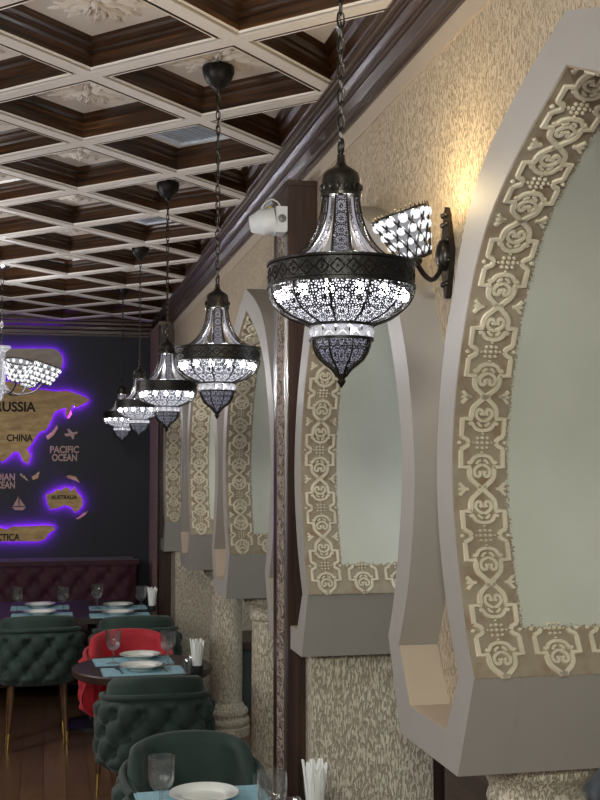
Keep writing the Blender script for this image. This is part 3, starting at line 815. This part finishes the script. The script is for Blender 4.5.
def make_vent(x, y, label):
    root = thing('ceiling_vent', (x, y, ZP), label, 'ceiling vent', 'white ceiling vents', pi / 4)
    b = MB(); s = .145
    for x0, x1, y0, y1 in ((-s, s, -s, -s + .022), (-s, s, s - .022, s), (-s, -s + .022, -s + .022, s - .022), (s - .022, s, -s + .022, s - .022)): b.box(x0, x1, y0, y1, -.012, 0)
    b.box(-s + .02, s - .02, -s + .02, s - .02, -.002, 0)
    b.build('frame', M['vent'], root, 0)
    for k in range(11):
        yy = -s + .034 + k * .0222
        b = MB(); b.prism([(yy - .008, -.010), (yy + .006, -.002), (yy + .008, -.003), (yy - .006, -.011)], lambda a, z, d: (d, a, z), -s + .022, s - .022); b.build('louvre', M['vent'], root, 0)
    return root
make_vent(.499, 4.258, 'louvred white vent in the coffer between the second and third lantern canopies')
make_vent(.499, 5.794, 'smaller looking white vent in the coffer beyond the third lantern canopy')

# ------------------------------------------------------------------ white camera unit on the pilaster
root = thing('security_camera', (.80, 4.06, HC + .875), 'white camera unit with a cable at the top of the wood pilaster', 'camera')
b = MB(); b.box(-.005, .036, -.045, .028, -.045, .045); b.box(-.008, .03, -.05, .03, -.05, -.042); b.build('mount_box', M['white_plastic'], root, 0)
b = MB(); b.lathe([(0, 0), (.046, 0), (.048, .006), (.048, .050), (.046, .054), (.030, .092), (.026, .096), (0, .097)], 28)
q = b.build('housing', M['white_plastic'], root, 40); q.location = (0, -.01, 0); q.rotation_euler = (0, radians(-100), radians(-12))
b = MB(); b.lathe([(0, 0), (.014, 0), (.015, .003), (.011, .006), (0, .007)], 18); q = b.build('sensor', M['lens'], root, 40); q.location = (.016, -.045, .0); q.rotation_euler = (radians(90), 0, 0)
b = MB(); b.tube(catmull([(.02, 0, .04), (.012, 0, .065), (-.012, 0, .078), (-.035, .01, .066), (-.045, .03, .05)], 6), .003, 7); b.build('cable', M['white_plastic'], root, 40)
b = MB(); b.box(-.030, -.018, -.020, -.004, .040, .047); q = b.build('tag', M['yellow_tag'], root, 0); q['label'] = 'small yellow tag'

# ------------------------------------------------------------------ chairs
def tuft(u, v):
    p, q = (u + v) / 2, (u - v) / 2
    c = abs(sin(pi * p) * sin(pi * q)) ** .5
    dp, dq = p - round(p), q - round(q)
    hole = math.exp(-(dp * dp + dq * dq) / .035)
    return max(0, .45 + .55 * c - .95 * hole * 1.0)
def make_chair(mat, label, group=None):
    root = thing('tub_chair', (0, 0, 0), label, 'chair', group)
    HW, HD = .238, .225
    def rad(phi, k=0.0):                       # phi measured from the back (-Y)
        c, s = cos(phi), sin(phi); e = 2.6
        r = 1 / ((abs(s) / (HW + k)) ** e + (abs(c) / (HD + k)) ** e) ** (1 / e)
        return Vector((r * s, -r * c, 0))
    ZS = .395; PH = radians(118); N = 96; MZ = 26
    top = lambda ph: .715 - .045 * (abs(ph) / PH) ** 2
    # tufted outside of the shell
    P = []; arc = 0; prev = None
    for i in range(N + 1):
        ph = -PH + 2 * PH * i / N; p = rad(ph)
        arc += (p - prev).length if prev is not None else 0; prev = p
        row = []
        for j in range(MZ + 1):
            kz = j / MZ; z = ZS + (top(ph) - ZS) * kz
            u = arc / .062; v = (z - .41) / .078
            puff = tuft(u, v)
            edge = min(1, kz / .12, (1 - kz) / .10)
            off = -.010 + .054 * puff * max(0, edge) - .03 * max(0, .18 - kz)
            n = p.normalized(); row.append(p + n * off + Vector((0, 0, z)))
        P.append(row)
    b = MB(); b.grid(P)
    # inner side, closing strip
    Q = [[P[i][MZ], rad(-PH + 2 * PH * i / N, -.03) + Vector((0, 0, top(-PH + 2 * PH * i / N))), rad(-PH + 2 * PH * i / N, -.035) + Vector((0, 0, .42)), rad(-PH + 2 * PH * i / N, -.035) + Vector((0, 0, ZS)), P[i][0]] for i in range(N + 1)]
    b.grid(Q)
    b.face([b.vert(x) for x in (Q[0][1], Q[0][2], Q[0][3])] + [b.vert(x) for x in P[0][::6] + [P[0][MZ]]]); b.face([b.vert(x) for x in (Q[N][1], Q[N][2], Q[N][3])] + [b.vert(x) for x in P[N][::6] + [P[N][MZ]]])
    sh = b.build('shell', mat, root, 60)
    bt = MB(); arc = 0; prev = None; pts = []
    b = MB(); b.tube([tuple(rad(-PH + 2 * PH * i / 60, .006) + Vector((0, 0, top(-PH + 2 * PH * i / 60) + .003))) for i in range(61)], .013, 8); b.build('piping', mat, sh, 60)
    # inner back pad, taller than the shell
    PB = radians(104); rows = []
    for i in range(61):
        ph = -PB + 2 * PB * i / 60; k = abs(ph) / PB
        zt = .80 - .018 * (k / .6) ** 2 if k < .6 else .782 - .15 * ((k - .6) / .4) ** 1.6
        ri, ro = rad(ph, -.062), rad(ph, -.012); rm = rad(ph, -.037)
        rows.append([ro + Vector((0, 0, .60)), ro + Vector((0, 0, zt - .035)), rad(ph, -.016) + Vector((0, 0, zt - .012)), rm + Vector((0, 0, zt)), rad(ph, -.058) + Vector((0, 0, zt - .012)), ri + Vector((0, 0, zt - .04)), rad(ph, -.070) + Vector((0, 0, .55)), rad(ph, -.066) + Vector((0, 0, .42))])
    b = MB(); b.grid(rows); e = len(rows) - 1
    b.face([b.vert(x) for x in rows[0]]); b.face([b.vert(x) for x in rows[e]][::-1])
    b.build('back_pad', mat, root, 60)
    # seat
    b = MB(); rings = []
    for z, k in ((.385, -.05), (.392, -.03), (.42, -.035), (.455, -.040), (.468, -.055), (.474, -.10)):
        rings.append([rad(2 * pi * i / 48, k) + Vector((0, .015, z)) for i in range(48)])
    P = [[r[i] for r in rings] for i in range(48)]; base = b.grid(P, True)
    b.face([base + i * 6 for i in range(48)][::-1]); b.face([base + i * 6 + 5 for i in range(48)]); b.build('seat', mat, root, 60)
    for sx in (-1, 1):
        for sy in (-1, 1):
            a = Vector((sx * .15, sy * .14, .40)); c = Vector((sx * .172, sy * .140, 0))
            m_ = a.lerp(c, .72)
            b = MB(); b.tube([a, m_], .02, 10, taper=[.019, .0135]); lg = b.build('leg', M['wood_leg'], root, 60)
            b = MB(); b.tube([m_, c], .01, 10, taper=[.0138, .009]); q = b.build('leg_tip', M['gold'], lg, 60); q['label'] = 'brass leg tip'
    return root
def button_pass(root, mat): pass
green = make_chair(M['green_velvet'], 'green tufted tub chair with its back to us, at the far left', 'green velvet tub chairs')
green.location = (-.045, 6.93, 0)
def pos(px, Z):                              # along the camera's line, on the floor plan
    th = radians(12.39); u = (px - 300) / 1150
    return (Z * (sin(th) + cos(th) * u), Z * (cos(th) - sin(th) * u))
x, y = pos(40, 7.0); green.location = (x, y, 0); green.rotation_euler = (0, 0, .06)
x, y = pos(156.5, 5.08); c_ = dup(green, (x, y, 0), 'green tufted tub chair with its back to us, in front of the round table', -.03); c_.scale = (.94, .95, 1.0)
x, y = pos(137, 7.0); dup(green, (x, y, 0), 'green tub chair mostly hidden behind the red chair', .0)
x, y = pos(195, 3.80); c_ = dup(green, (x, y, 0), 'nearest green tub chair facing us, at the bottom of the photo', pi + .03); c_.scale = (.93, .95, .985)
red = make_chair(M['red_velvet'], 'red velvet tub chair facing us behind the round table', None)
x, y = pos(130, 6.12); red.location = (x, y, 0); red.scale = (.92, .95, 1.0); red.rotation_euler = (0, 0, pi - .04)

# ------------------------------------------------------------------ banquette
root = thing('banquette', (0, 0, 0), 'long plum tufted banquette under the wall map', 'banquette')
XB0, XB1 = -2.4, .70; ZT = .915
b = MB(); n = 240; m_ = 28; P = []
for i in range(n + 1):
    x = XB0 + (XB1 - XB0) * i / n; row = []
    for j in range(m_ + 1):
        kz = j / m_; z = .45 + (ZT - .45) * kz; u = x / .085; v = (z - .47) / .10
        puff = tuft(u, v)
        edge = max(0, min(1, (1 - kz) / .1, kz / .1, i / 6, (n - i) / 6))
        row.append((x, 9.22 - .030 * puff * edge - .01 * edge, z))
    P.append(row)
b.grid(P)
b.build('tufted_back', M['plum_velvet'], root, 60)
b = MB(); b.box(XB0, XB1, 9.22, YB - .02, .0, ZT); b.box(XB0 - .03, XB1 + .02, 9.19, 9.30, ZT - .02, ZT + .015); b.build('back_frame', M['plum_velvet'], root, 0)
b = MB(); b.box(XB0, XB1, 8.62, 9.21, .08, .40); b.box(XB0, XB1, 8.60, 9.20, .40, .47); b.build('seat', M['plum_velvet'], root, 0)

# ------------------------------------------------------------------ tables
TZ = .745
def round_table(px, Z, r, label):
    x, y = pos(px, Z)
    root = thing('round_table', (x, y, 0), label, 'table', 'dark round pedestal tables')
    b = MB(); b.lathe([(0, TZ - .038), (r - .012, TZ - .038), (r - .002, TZ - .032), (r, TZ - .02), (r, TZ - .006), (r - .005, TZ), (0, TZ)], 64); b.build('table_top', M['wood_table'], root, 35)
    b = MB(); b.lathe([(.03, .03), (.03, TZ - .04)], 20); b.build('pedestal', M['dark_plastic'], root, 40)
    b = MB(); b.lathe([(0, 0), (.2, 0), (.2, .012), (.05, .03), (0, .03)], 32); b.build('foot', M['dark_plastic'], root, 35)
    return x, y
T2 = round_table(144, 5.46, .325, 'dark round table between the red chair and the tufted green chair')
T1 = round_table(222, 3.08, .325, 'nearest round table, its edge just showing at the bottom of the photo')
root = thing('dining_table', (-.2, 7.70, 0), 'long dark table set in front of the banquette', 'table')
b = MB(); b.box(-1.0, .78, -.45, .45, TZ - .04, TZ); b.build('table_top', M['wood_table'], root, 0)
for lx in (-.6, .5):
    b = MB(); b.lathe([(.03, .03), (.03, TZ - .04)], 16, (lx, 0, 0)); b.lathe([(0, 0), (.2, 0), (.2, .012), (.05, .03), (0, .03)], 28, (lx, 0, 0)); b.build('pedestal', M['dark_plastic'], root, 35)

def on_table(px, py, z=TZ):
    """point on a table top under a line of sight"""
    th, ph = radians(12.39), radians(3.086); F = Vector((sin(th) * cos(ph), cos(th) * cos(ph), sin(ph))); R_ = Vector((cos(th), -sin(th), 0)); U = R_.cross(F)
    d = F + R_ * (px - 300) / 1150 + U * (400 - py) / 1150; k = (z - HC) / d.z
    return d.x * k, d.y * k

def make_plate(label, group):
    root = thing('plate', (0, 0, 0), label, 'plate', group)
    b = MB(); b.lathe([(0, .004), (.058, .004), (.064, .006), (.072, .014), (.098, .020), (.100, .021), (.098, .0225), (.07, .018), (.060, .009), (0, .008)], 48); pl = b.build('dish', M['white_china'], root, 40)
    b = MB(); b.lathe([(.0, 0), (.055, 0), (.056, .005), (0, .005)], 32); b.build('foot_ring', M['white_china'], pl, 40)
    b = MB(); b.tube([(.0993 * cos(2 * pi * k / 48), .0993 * sin(2 * pi * k / 48), .0215) for k in range(48)], .0011, 5, True); q = b.build('rim_line', M['china_rim'], root, 50); q['label'] = 'dark line round the rim'
    return root
def make_placemat(label, group):
    b = MB(); hx, hy = .178, .105; n = 16
    P = [[(-hx + 2 * hx * i / n, -hy + 2 * hy * j / n, .0025) for j in range(n + 1)] for i in range(n + 1)]
    b.box(-hx, hx, -hy, hy, 0, .003)
    for sx in (-1, 1):
        for k in range(24): b.box(sx * hx - .004 + (.004 if sx > 0 else -.004), sx * hx + .004 + (.004 if sx > 0 else -.004), -hy + .003 + k * .0087, -hy + .007 + k * .0087, 0, .002)
    return tag(b.build('placemat', M['mat_blue'], None, 0), label, 'placemat', group)
def make_goblet(label, group):
    root = thing('goblet', (0, 0, 0), label, 'wine glass', group)
    b = MB(); b.lathe([(0, 0), (.033, 0), (.034, .002), (.020, .006), (.006, .010), (0, .010)], 32); b.build('foot', M['glass'], root, 40)
    b = MB(); b.lathe([(.0055, .009), (.0045, .03), (.006, .042), (.0045, .05), (.005, .058), (.008, .066)], 16); b.build('stem', M['glass'], root, 50)
    nf = 24; P = []
    outer = [(.007, .064), (.020, .070), (.029, .080), (.034, .094), (.036, .112), (.0365, .135), (.0365, .158)]
    inner = [(.0350, .158), (.0348, .135), (.0343, .112), (.032, .095), (.026, .083), (.014, .075), (.0005, .073)]
    for i in range(nf * 2):
        a = 2 * pi * i / (nf * 2); fl = 1 - (.035 if i % 2 else 0)
        P.append([(r * (fl if .068 < z < .150 and k < 6 else 1) * cos(a), r * (fl if .068 < z < .150 and k < 6 else 1) * sin(a), z) for k, (r, z) in enumerate(outer + inner)])
    b = MB(); b.grid(P, True); b.build('bowl', M['glass_cut'], root, 50)
    return root
def make_cutlery(kind):
    b = MB()
    b.tube([(0, -.085, .004), (0, -.04, .006), (0, .02, .005)], .003, 6, taper=[.0045, .0035, .002])
    if kind == 'fork':
        b.box(-.010, .010, .02, .045, .003, .005)
        for k in range(4): b.box(-.010 + k * .0058, -.0075 + k * .0058, .045, .085, .003, .005)
    else: b.box(-.007, .007, .02, .095, .003, .0052)
    return b
def make_napkins(label, group):
    root = thing('napkin_holder', (0, 0, 0), label, 'napkin holder', group)
    b = MB(); b.lathe([(0, 0), (.028, 0), (.030, .005), (.029, .035), (.027, .035), (.027, .006), (0, .006)], 24); b.build('cup', M['dark_plastic'], root, 40)
    rn = random.Random(5)
    for k in range(9):
        a = 2 * pi * k / 9 + .2; e = Vector((cos(a), sin(a), 0)); t = Vector((-sin(a), cos(a), 0)); h = .115 + .035 * rn.random(); lean = .010 + .010 * rn.random()
        b = MB(); rows = []
        for q in range(6):
            kq = q / 5; wd = (.009, .012, .015, .016, .014, .006)[q]
            c = e * (.010 + lean * kq ** 1.3) + Vector((0, 0, .007 + h * kq - .012 * (q == 4) * 0))
            rows.append([c - t * wd + e * .004, c - t * wd * .4 + e * .008, c + e * .001, c + t * wd * .4 + e * .008, c + t * wd + e * .004])
        b.grid(rows); b.build('napkin', M['napkin'], root, 30)
    return root
def make_shaker(label, group):
    root = thing('shaker', (0, 0, 0), label, 'shaker', group)
    b = MB(); b.lathe([(0, 0), (.016, 0), (.017, .004), (.014, .04), (.0145, .05), (0, .05)], 20); b.build('jar', M['glass'], root, 40)
    b = MB(); b.lathe([(.015, .048), (.016, .058), (.012, .068), (0, .070)], 20); b.build('lid', M['steel'], root, 40)
    return root

GP, GM, GG, GN = 'white plates of the place settings', 'blue placemats', 'cut wine glasses', 'napkin holders'
plate0 = mat0 = gob0 = nap0 = sh0 = None
fork_me = None; knife_me = None
def place_mat(px, py, label, rz=0.0):
    global mat0
    x, y = on_table(px, py)
    if mat0 is None: mat0 = make_placemat(label, GM); o = mat0
    else: o = dup(mat0, (0, 0, 0), label)
    o.location = (x, y, TZ + .0005); o.rotation_euler = (0, 0, rz)
def place_plate(px, py, label, z=TZ + .004):
    global plate0
    x, y = on_table(px, py)
    if plate0 is None: plate0 = make_plate(label, GP); o = plate0
    else: o = dup(plate0, (0, 0, 0), label)
    o.location = (x, y, z); return x, y
def place_goblet(px, py, label, s=1.0, z=TZ + .001):
    global gob0
    x, y = on_table(px, py)
    if gob0 is None: gob0 = make_goblet(label, GG); o = gob0
    else: o = dup(gob0, (0, 0, 0), label)
    o.location = (x, y, z); o.scale = (s, s, s)
def place_cutlery(kind, px, py, label, rz):
    global fork_me, knife_me
    x, y = on_table(px, py)
    src = fork_me if kind == 'fork' else knife_me
    if src is None:
        o = make_cutlery(kind).build(kind, M['steel'], None, 40)
        if kind == 'fork': fork_me = o
        else: knife_me = o
    else: o = src.copy(); col.objects.link(o)
    o.location = (x, y, TZ + .0035); o.rotation_euler = (0, 0, rz); tag(o, label, kind, 'cutlery beside the plates')
# round table
place_mat(133, 661.5, 'blue placemat under the farther plate on the round table', .05)
place_mat(143, 671.5, 'blue placemat under the nearer plate on the round table', .02)
place_plate(140, 659, 'farther white plate on the round table'); place_plate(141, 670, 'nearer white plate on the round table')
place_goblet(113, 664, 'wine glass left of the plates on the round table'); place_goblet(168, 665, 'wine glass right of the plates on the round table')
place_cutlery('fork', 119, 672, 'fork at the left end of the nearer round table placemat', .1); place_cutlery('knife', 164, 670, 'knife right of the nearer plate on the round table', .05)
# nearest table
place_mat(203, 800, 'blue placemat on the nearest table, at the bottom of the photo', .02)
place_plate(204, 801, 'plate on the nearest table, cut by the bottom edge')
place_goblet(161, 816, 'nearest left wine glass, in front of the green chair facing us', 1.0); place_goblet(272, 838, 'nearest right wine glass, beside the napkins', 1.05)
# banquette table, left and right settings
for px, lr in ((40, 'left'), (118, 'right')):
    place_mat(px, 608, 'blue placemat of the farther %s setting on the long table' % lr); place_mat(px + 2, 615.5, 'blue placemat of the nearer %s setting on the long table' % lr)
    place_plate(px, 607.5, 'white plate of the farther %s setting on the long table' % lr); place_plate(px, 615, 'white plate of the nearer %s setting on the long table' % lr)
for px, py, lab in ((17, 612, 'leftmost wine glass on the long table'), (63, 612, 'wine glass right of the left plates on the long table'), (97, 609, 'wine glass left of the right plates on the long table'), (141, 611, 'rightmost wine glass on the long table, beside the napkins')):
    place_goblet(px, py, lab, 1.0)
def place_napkins(px, py, label, s=1.0):
    global nap0
    x, y = on_table(px, py)
    if nap0 is None: nap0 = make_napkins(label, GN); o = nap0
    else: o = dup(nap0, (0, 0, 0), label)
    o.location = (x, y, TZ + .001); o.scale = (s,) * 3
place_napkins(197, 673, 'white napkins standing at the right of the round table'); place_napkins(152, 611, 'napkins at the right end of the long table'); place_napkins(315, 822, 'nearest bunch of white napkins at the bottom edge', 1.05)
x, y = on_table(187, 674)
sh0 = make_shaker('shaker on the round table, left of the napkins', 'salt and pepper shakers'); sh0.location = (x, y, TZ + .001)
x, y = on_table(191, 670.5); dup(sh0, (x, y, TZ + .001), 'shaker behind the other one, right against the napkins on the round table')
x, y = on_table(296, 824); dup(sh0, (x, y, TZ + .001), 'shaker between the nearest napkins and the nearest right wine glass')

# ------------------------------------------------------------------ wooden map with purple back light on the back wall
def wp(px, py, Y=YB):
    th, ph = radians(12.39), radians(3.086); F = Vector((sin(th) * cos(ph), cos(th) * cos(ph), sin(ph))); R_ = Vector((cos(th), -sin(th), 0)); U = R_.cross(F)
    d = F + R_ * (px - 300) / 1150 + U * (400 - py) / 1150; k = Y / d.y
    return d.x * k, HC + d.z * k
def map_piece(name, pts, label, cat, mat, led=True, off=.035, group=None, grow=.0):
    w2 = [wp(*p) for p in pts]; cx = sum(p[0] for p in w2) / len(w2); cz = sum(p[1] for p in w2) / len(w2)
    root = thing(name, (cx, YB, cz), label, cat, group)
    poly = [(a - cx, z - cz) for a, z in w2]
    b = MB(); b.prism(poly, lambda a, z, d: (a, -d, z), off, off + .012); b.build('board', mat, root, 0)
    if led:
        b = MB(); n = len(poly)
        # LED strip following the outline behind the board
        A = sum(poly[i][0] * poly[(i + 1) % n][1] - poly[(i + 1) % n][0] * poly[i][1] for i in range(n)); sg = 1 if A > 0 else -1
        i0, i1 = [], []
        for i in range(n):
            p0, p1, p2 = poly[i - 1], poly[i], poly[(i + 1) % n]
            tx, tz = p2[0] - p0[0], p2[1] - p0[1]; L = math.hypot(tx, tz) or 1
            nx, nz = -sg * tz / L, sg * tx / L
            i0.append((p1[0] + nx * .008, -(off - .004), p1[1] + nz * .008)); i1.append((p1[0] + nx * .026, -(off - .004), p1[1] + nz * .026))
        v0 = [b.vert(p) for p in i0]; v1 = [b.vert(p) for p in i1]
        for i in range(n): b.face((v0[i], v0[(i + 1) % n], v1[(i + 1) % n], v1[i]))
        q = b.build('led_strip', M['led_purple'], root, 0); q['label'] = 'purple glowing strip'
    for k in range(3):
        b = MB(); p = poly[(k * len(poly)) // 3]; b.tube([(p[0] * .8, 0, p[1] * .8), (p[0] * .8, -off - .002, p[1] * .8)], .006, 6); b.build('spacer', M['chrome'], root, 40)
    return root
def text(body, x0, x1, py, cap_px, mat, parent=None, label=None, cat=None, Y=YB - .050, name='lettering'):
    c = bpy.data.curves.new(name, 'FONT'); c.body = body; c.size = 1; c.extrude = .02; c.align_x = 'CENTER'; c.align_y = 'CENTER'; c.offset = .028
    t = bpy.data.objects.new(name, c); col.objects.link(t); bpy.context.view_layer.update()
    me = bpy.data.meshes.new_from_object(t.evaluated_get(bpy.context.evaluated_depsgraph_get())); bpy.data.objects.remove(t); bpy.data.curves.remove(c)
    xs = [v.co.x for v in me.vertices]; ys = [v.co.y for v in me.vertices]
    wx0, _ = wp(x0, py); wx1, _ = wp(x1, py); cx, cz = wp((x0 + x1) / 2, py); h = cap_px * .00835
    ax, ay = (max(xs) + min(xs)) / 2, (max(ys) + min(ys)) / 2
    for v in me.vertices:
        px_, py_, pz_ = v.co; v.co = ((px_ - ax) / (max(xs) - min(xs)) * (wx1 - wx0), -pz_ * .15, (py_ - ay) / (max(ys) - min(ys)) * h)
    me.name = name; me.materials.clear(); me.materials.append(mat)
    o = bpy.data.objects.new(name, me); col.objects.link(o)
    if parent: o.parent = parent; o.location = Vector((cx, Y, cz)) - parent.location
    else: o.location = (cx, Y, cz)
    if label: tag(o, label, cat)
    return o
EUR = [(-60, 392), (-30, 384), (-8, 381), (10, 382), (24, 386), (33, 391), (43, 390), (55, 392), (66, 391), (77, 394), (82, 396), (90, 400), (84, 404), (77, 408), (73, 405), (70, 412), (67, 419), (65, 413), (66, 408), (59, 410), (54, 413),
       (52, 419), (49, 425), (46, 430), (40, 432), (36, 437), (31, 445), (27, 449), (31, 456), (28, 464), (23, 461), (19, 452), (14, 452), (8, 458), (2, 462), (-8, 452), (-30, 455), (-55, 440)]
er = map_piece('map_landmass', EUR, 'large wooden map landmass glowing purple at its edges, top of the wall map', 'wall map', M['map_wood'])
text('RUSSIA', -5, 36, 407, 10, M['ink'], er); text('CHINA', 7, 33, 438, 7, M['ink'], er)
au = map_piece('map_landmass', [(46, 494), (52, 493), (57, 489), (61, 490), (65, 487), (69, 488), (71, 491), (74, 486), (77, 492), (82, 498), (83, 504), (79, 510), (75, 512), (71, 507), (65, 505), (57, 508), (50, 509), (47, 502)], 'small wooden map continent at the right of the wall map, ringed in purple light', 'wall map', M['map_wood'])
text('AUSTRALIA', 51, 77, 497, 4.2, M['ink'], au)
an = map_piece('map_landmass', [(-60, 533), (-30, 528), (0, 527), (7, 529), (12, 526), (28, 526), (43, 525), (54, 526), (55, 529), (49, 533), (45, 539), (38, 541), (10, 541), (-60, 542)], 'long low wooden map strip at the bottom of the wall map, over purple light', 'wall map', M['map_wood'])
text('ANTARCTICA', -30, 20, 537, 7, M['ink'], an)
PLQ = [(-40, 349)] + [(51 + 12 * sin(t), 361.5 - 12.5 * cos(t)) for t in [pi * k / 12 for k in range(13)]] + [(-40, 374)]
map_piece('map_plaque', PLQ, 'grey rounded wooden plaque above the map, behind the arm chandelier', 'wall plaque', M['map_plaque'])
for body, x0, x1, py, lab in (('PACIFIC', 50, 79, 449.5, 'copper lettering on the navy wall, upper word right of the big landmass'), ('OCEAN', 52, 77, 457.5, 'copper lettering on the navy wall, lower word right of the big landmass'),
                              ('INDIAN', -12, 15, 477, 'copper lettering at the left edge, upper word below the big landmass'), ('OCEAN', -10, 15, 485, 'copper lettering at the left edge, lower word below the big landmass')):
    text(body, x0, x1, py, 7.2, M['copper_letter'], None, lab, 'lettering', YB - .004)
for pts, lab in (([(46, 437), (49, 434), (53, 431), (57, 425), (58, 428), (54, 435), (48, 440)], 'thin wooden island just right of the big landmass'), ([(67, 418), (71, 411), (72, 414), (69, 419)], 'tiny wooden island under the right tip of the landmass'),
                 ([(20, 474), (24, 476), (29, 481), (27, 480), (22, 477)], 'left wooden island sliver below the landmass'), ([(32, 477), (38, 473), (40, 471), (38, 478), (33, 480)], 'right wooden island below the landmass'),
                 ([(66, 476), (70, 475), (76, 477), (80, 483), (74, 480), (68, 478)], 'wooden island above the small glowing continent'), ([(76, 519), (80, 516), (84, 513), (88, 511), (85, 515), (79, 519)], 'wooden island sliver below right of the small glowing continent')):
    map_piece('map_island', pts, lab, 'wall map', M['map_wood'], False, .004, 'small wooden map islands')
map_piece('wall_plane', [(64, 434), (69, 433), (67, 429), (69, 429), (73, 432.5), (77, 431.5), (78, 433), (74, 435), (74, 439), (72, 439), (71, 436), (66, 436.5)], 'small wooden aeroplane cut-out on the navy wall', 'wall cut-out', M['copper_letter'], False, .004)
root = map_piece('wall_sailboat', [(12, 507), (26, 507), (23, 510), (15, 510)], 'small sailing boat cut-out on the navy wall, left of the small continent', 'wall cut-out', M['copper_letter'], False, .004)
for pts in ([(18.5, 496), (18.5, 506), (13, 506)], [(19.5, 498), (25, 506), (19.5, 506)]):
    w2 = [wp(*p) for p in pts]; b = MB(); b.prism([(a - root.location.x, z - root.location.z) for a, z in w2], lambda a, z, d: (a, -d, z), .004, .016); b.build('sail', M['copper_letter'], root, 0)
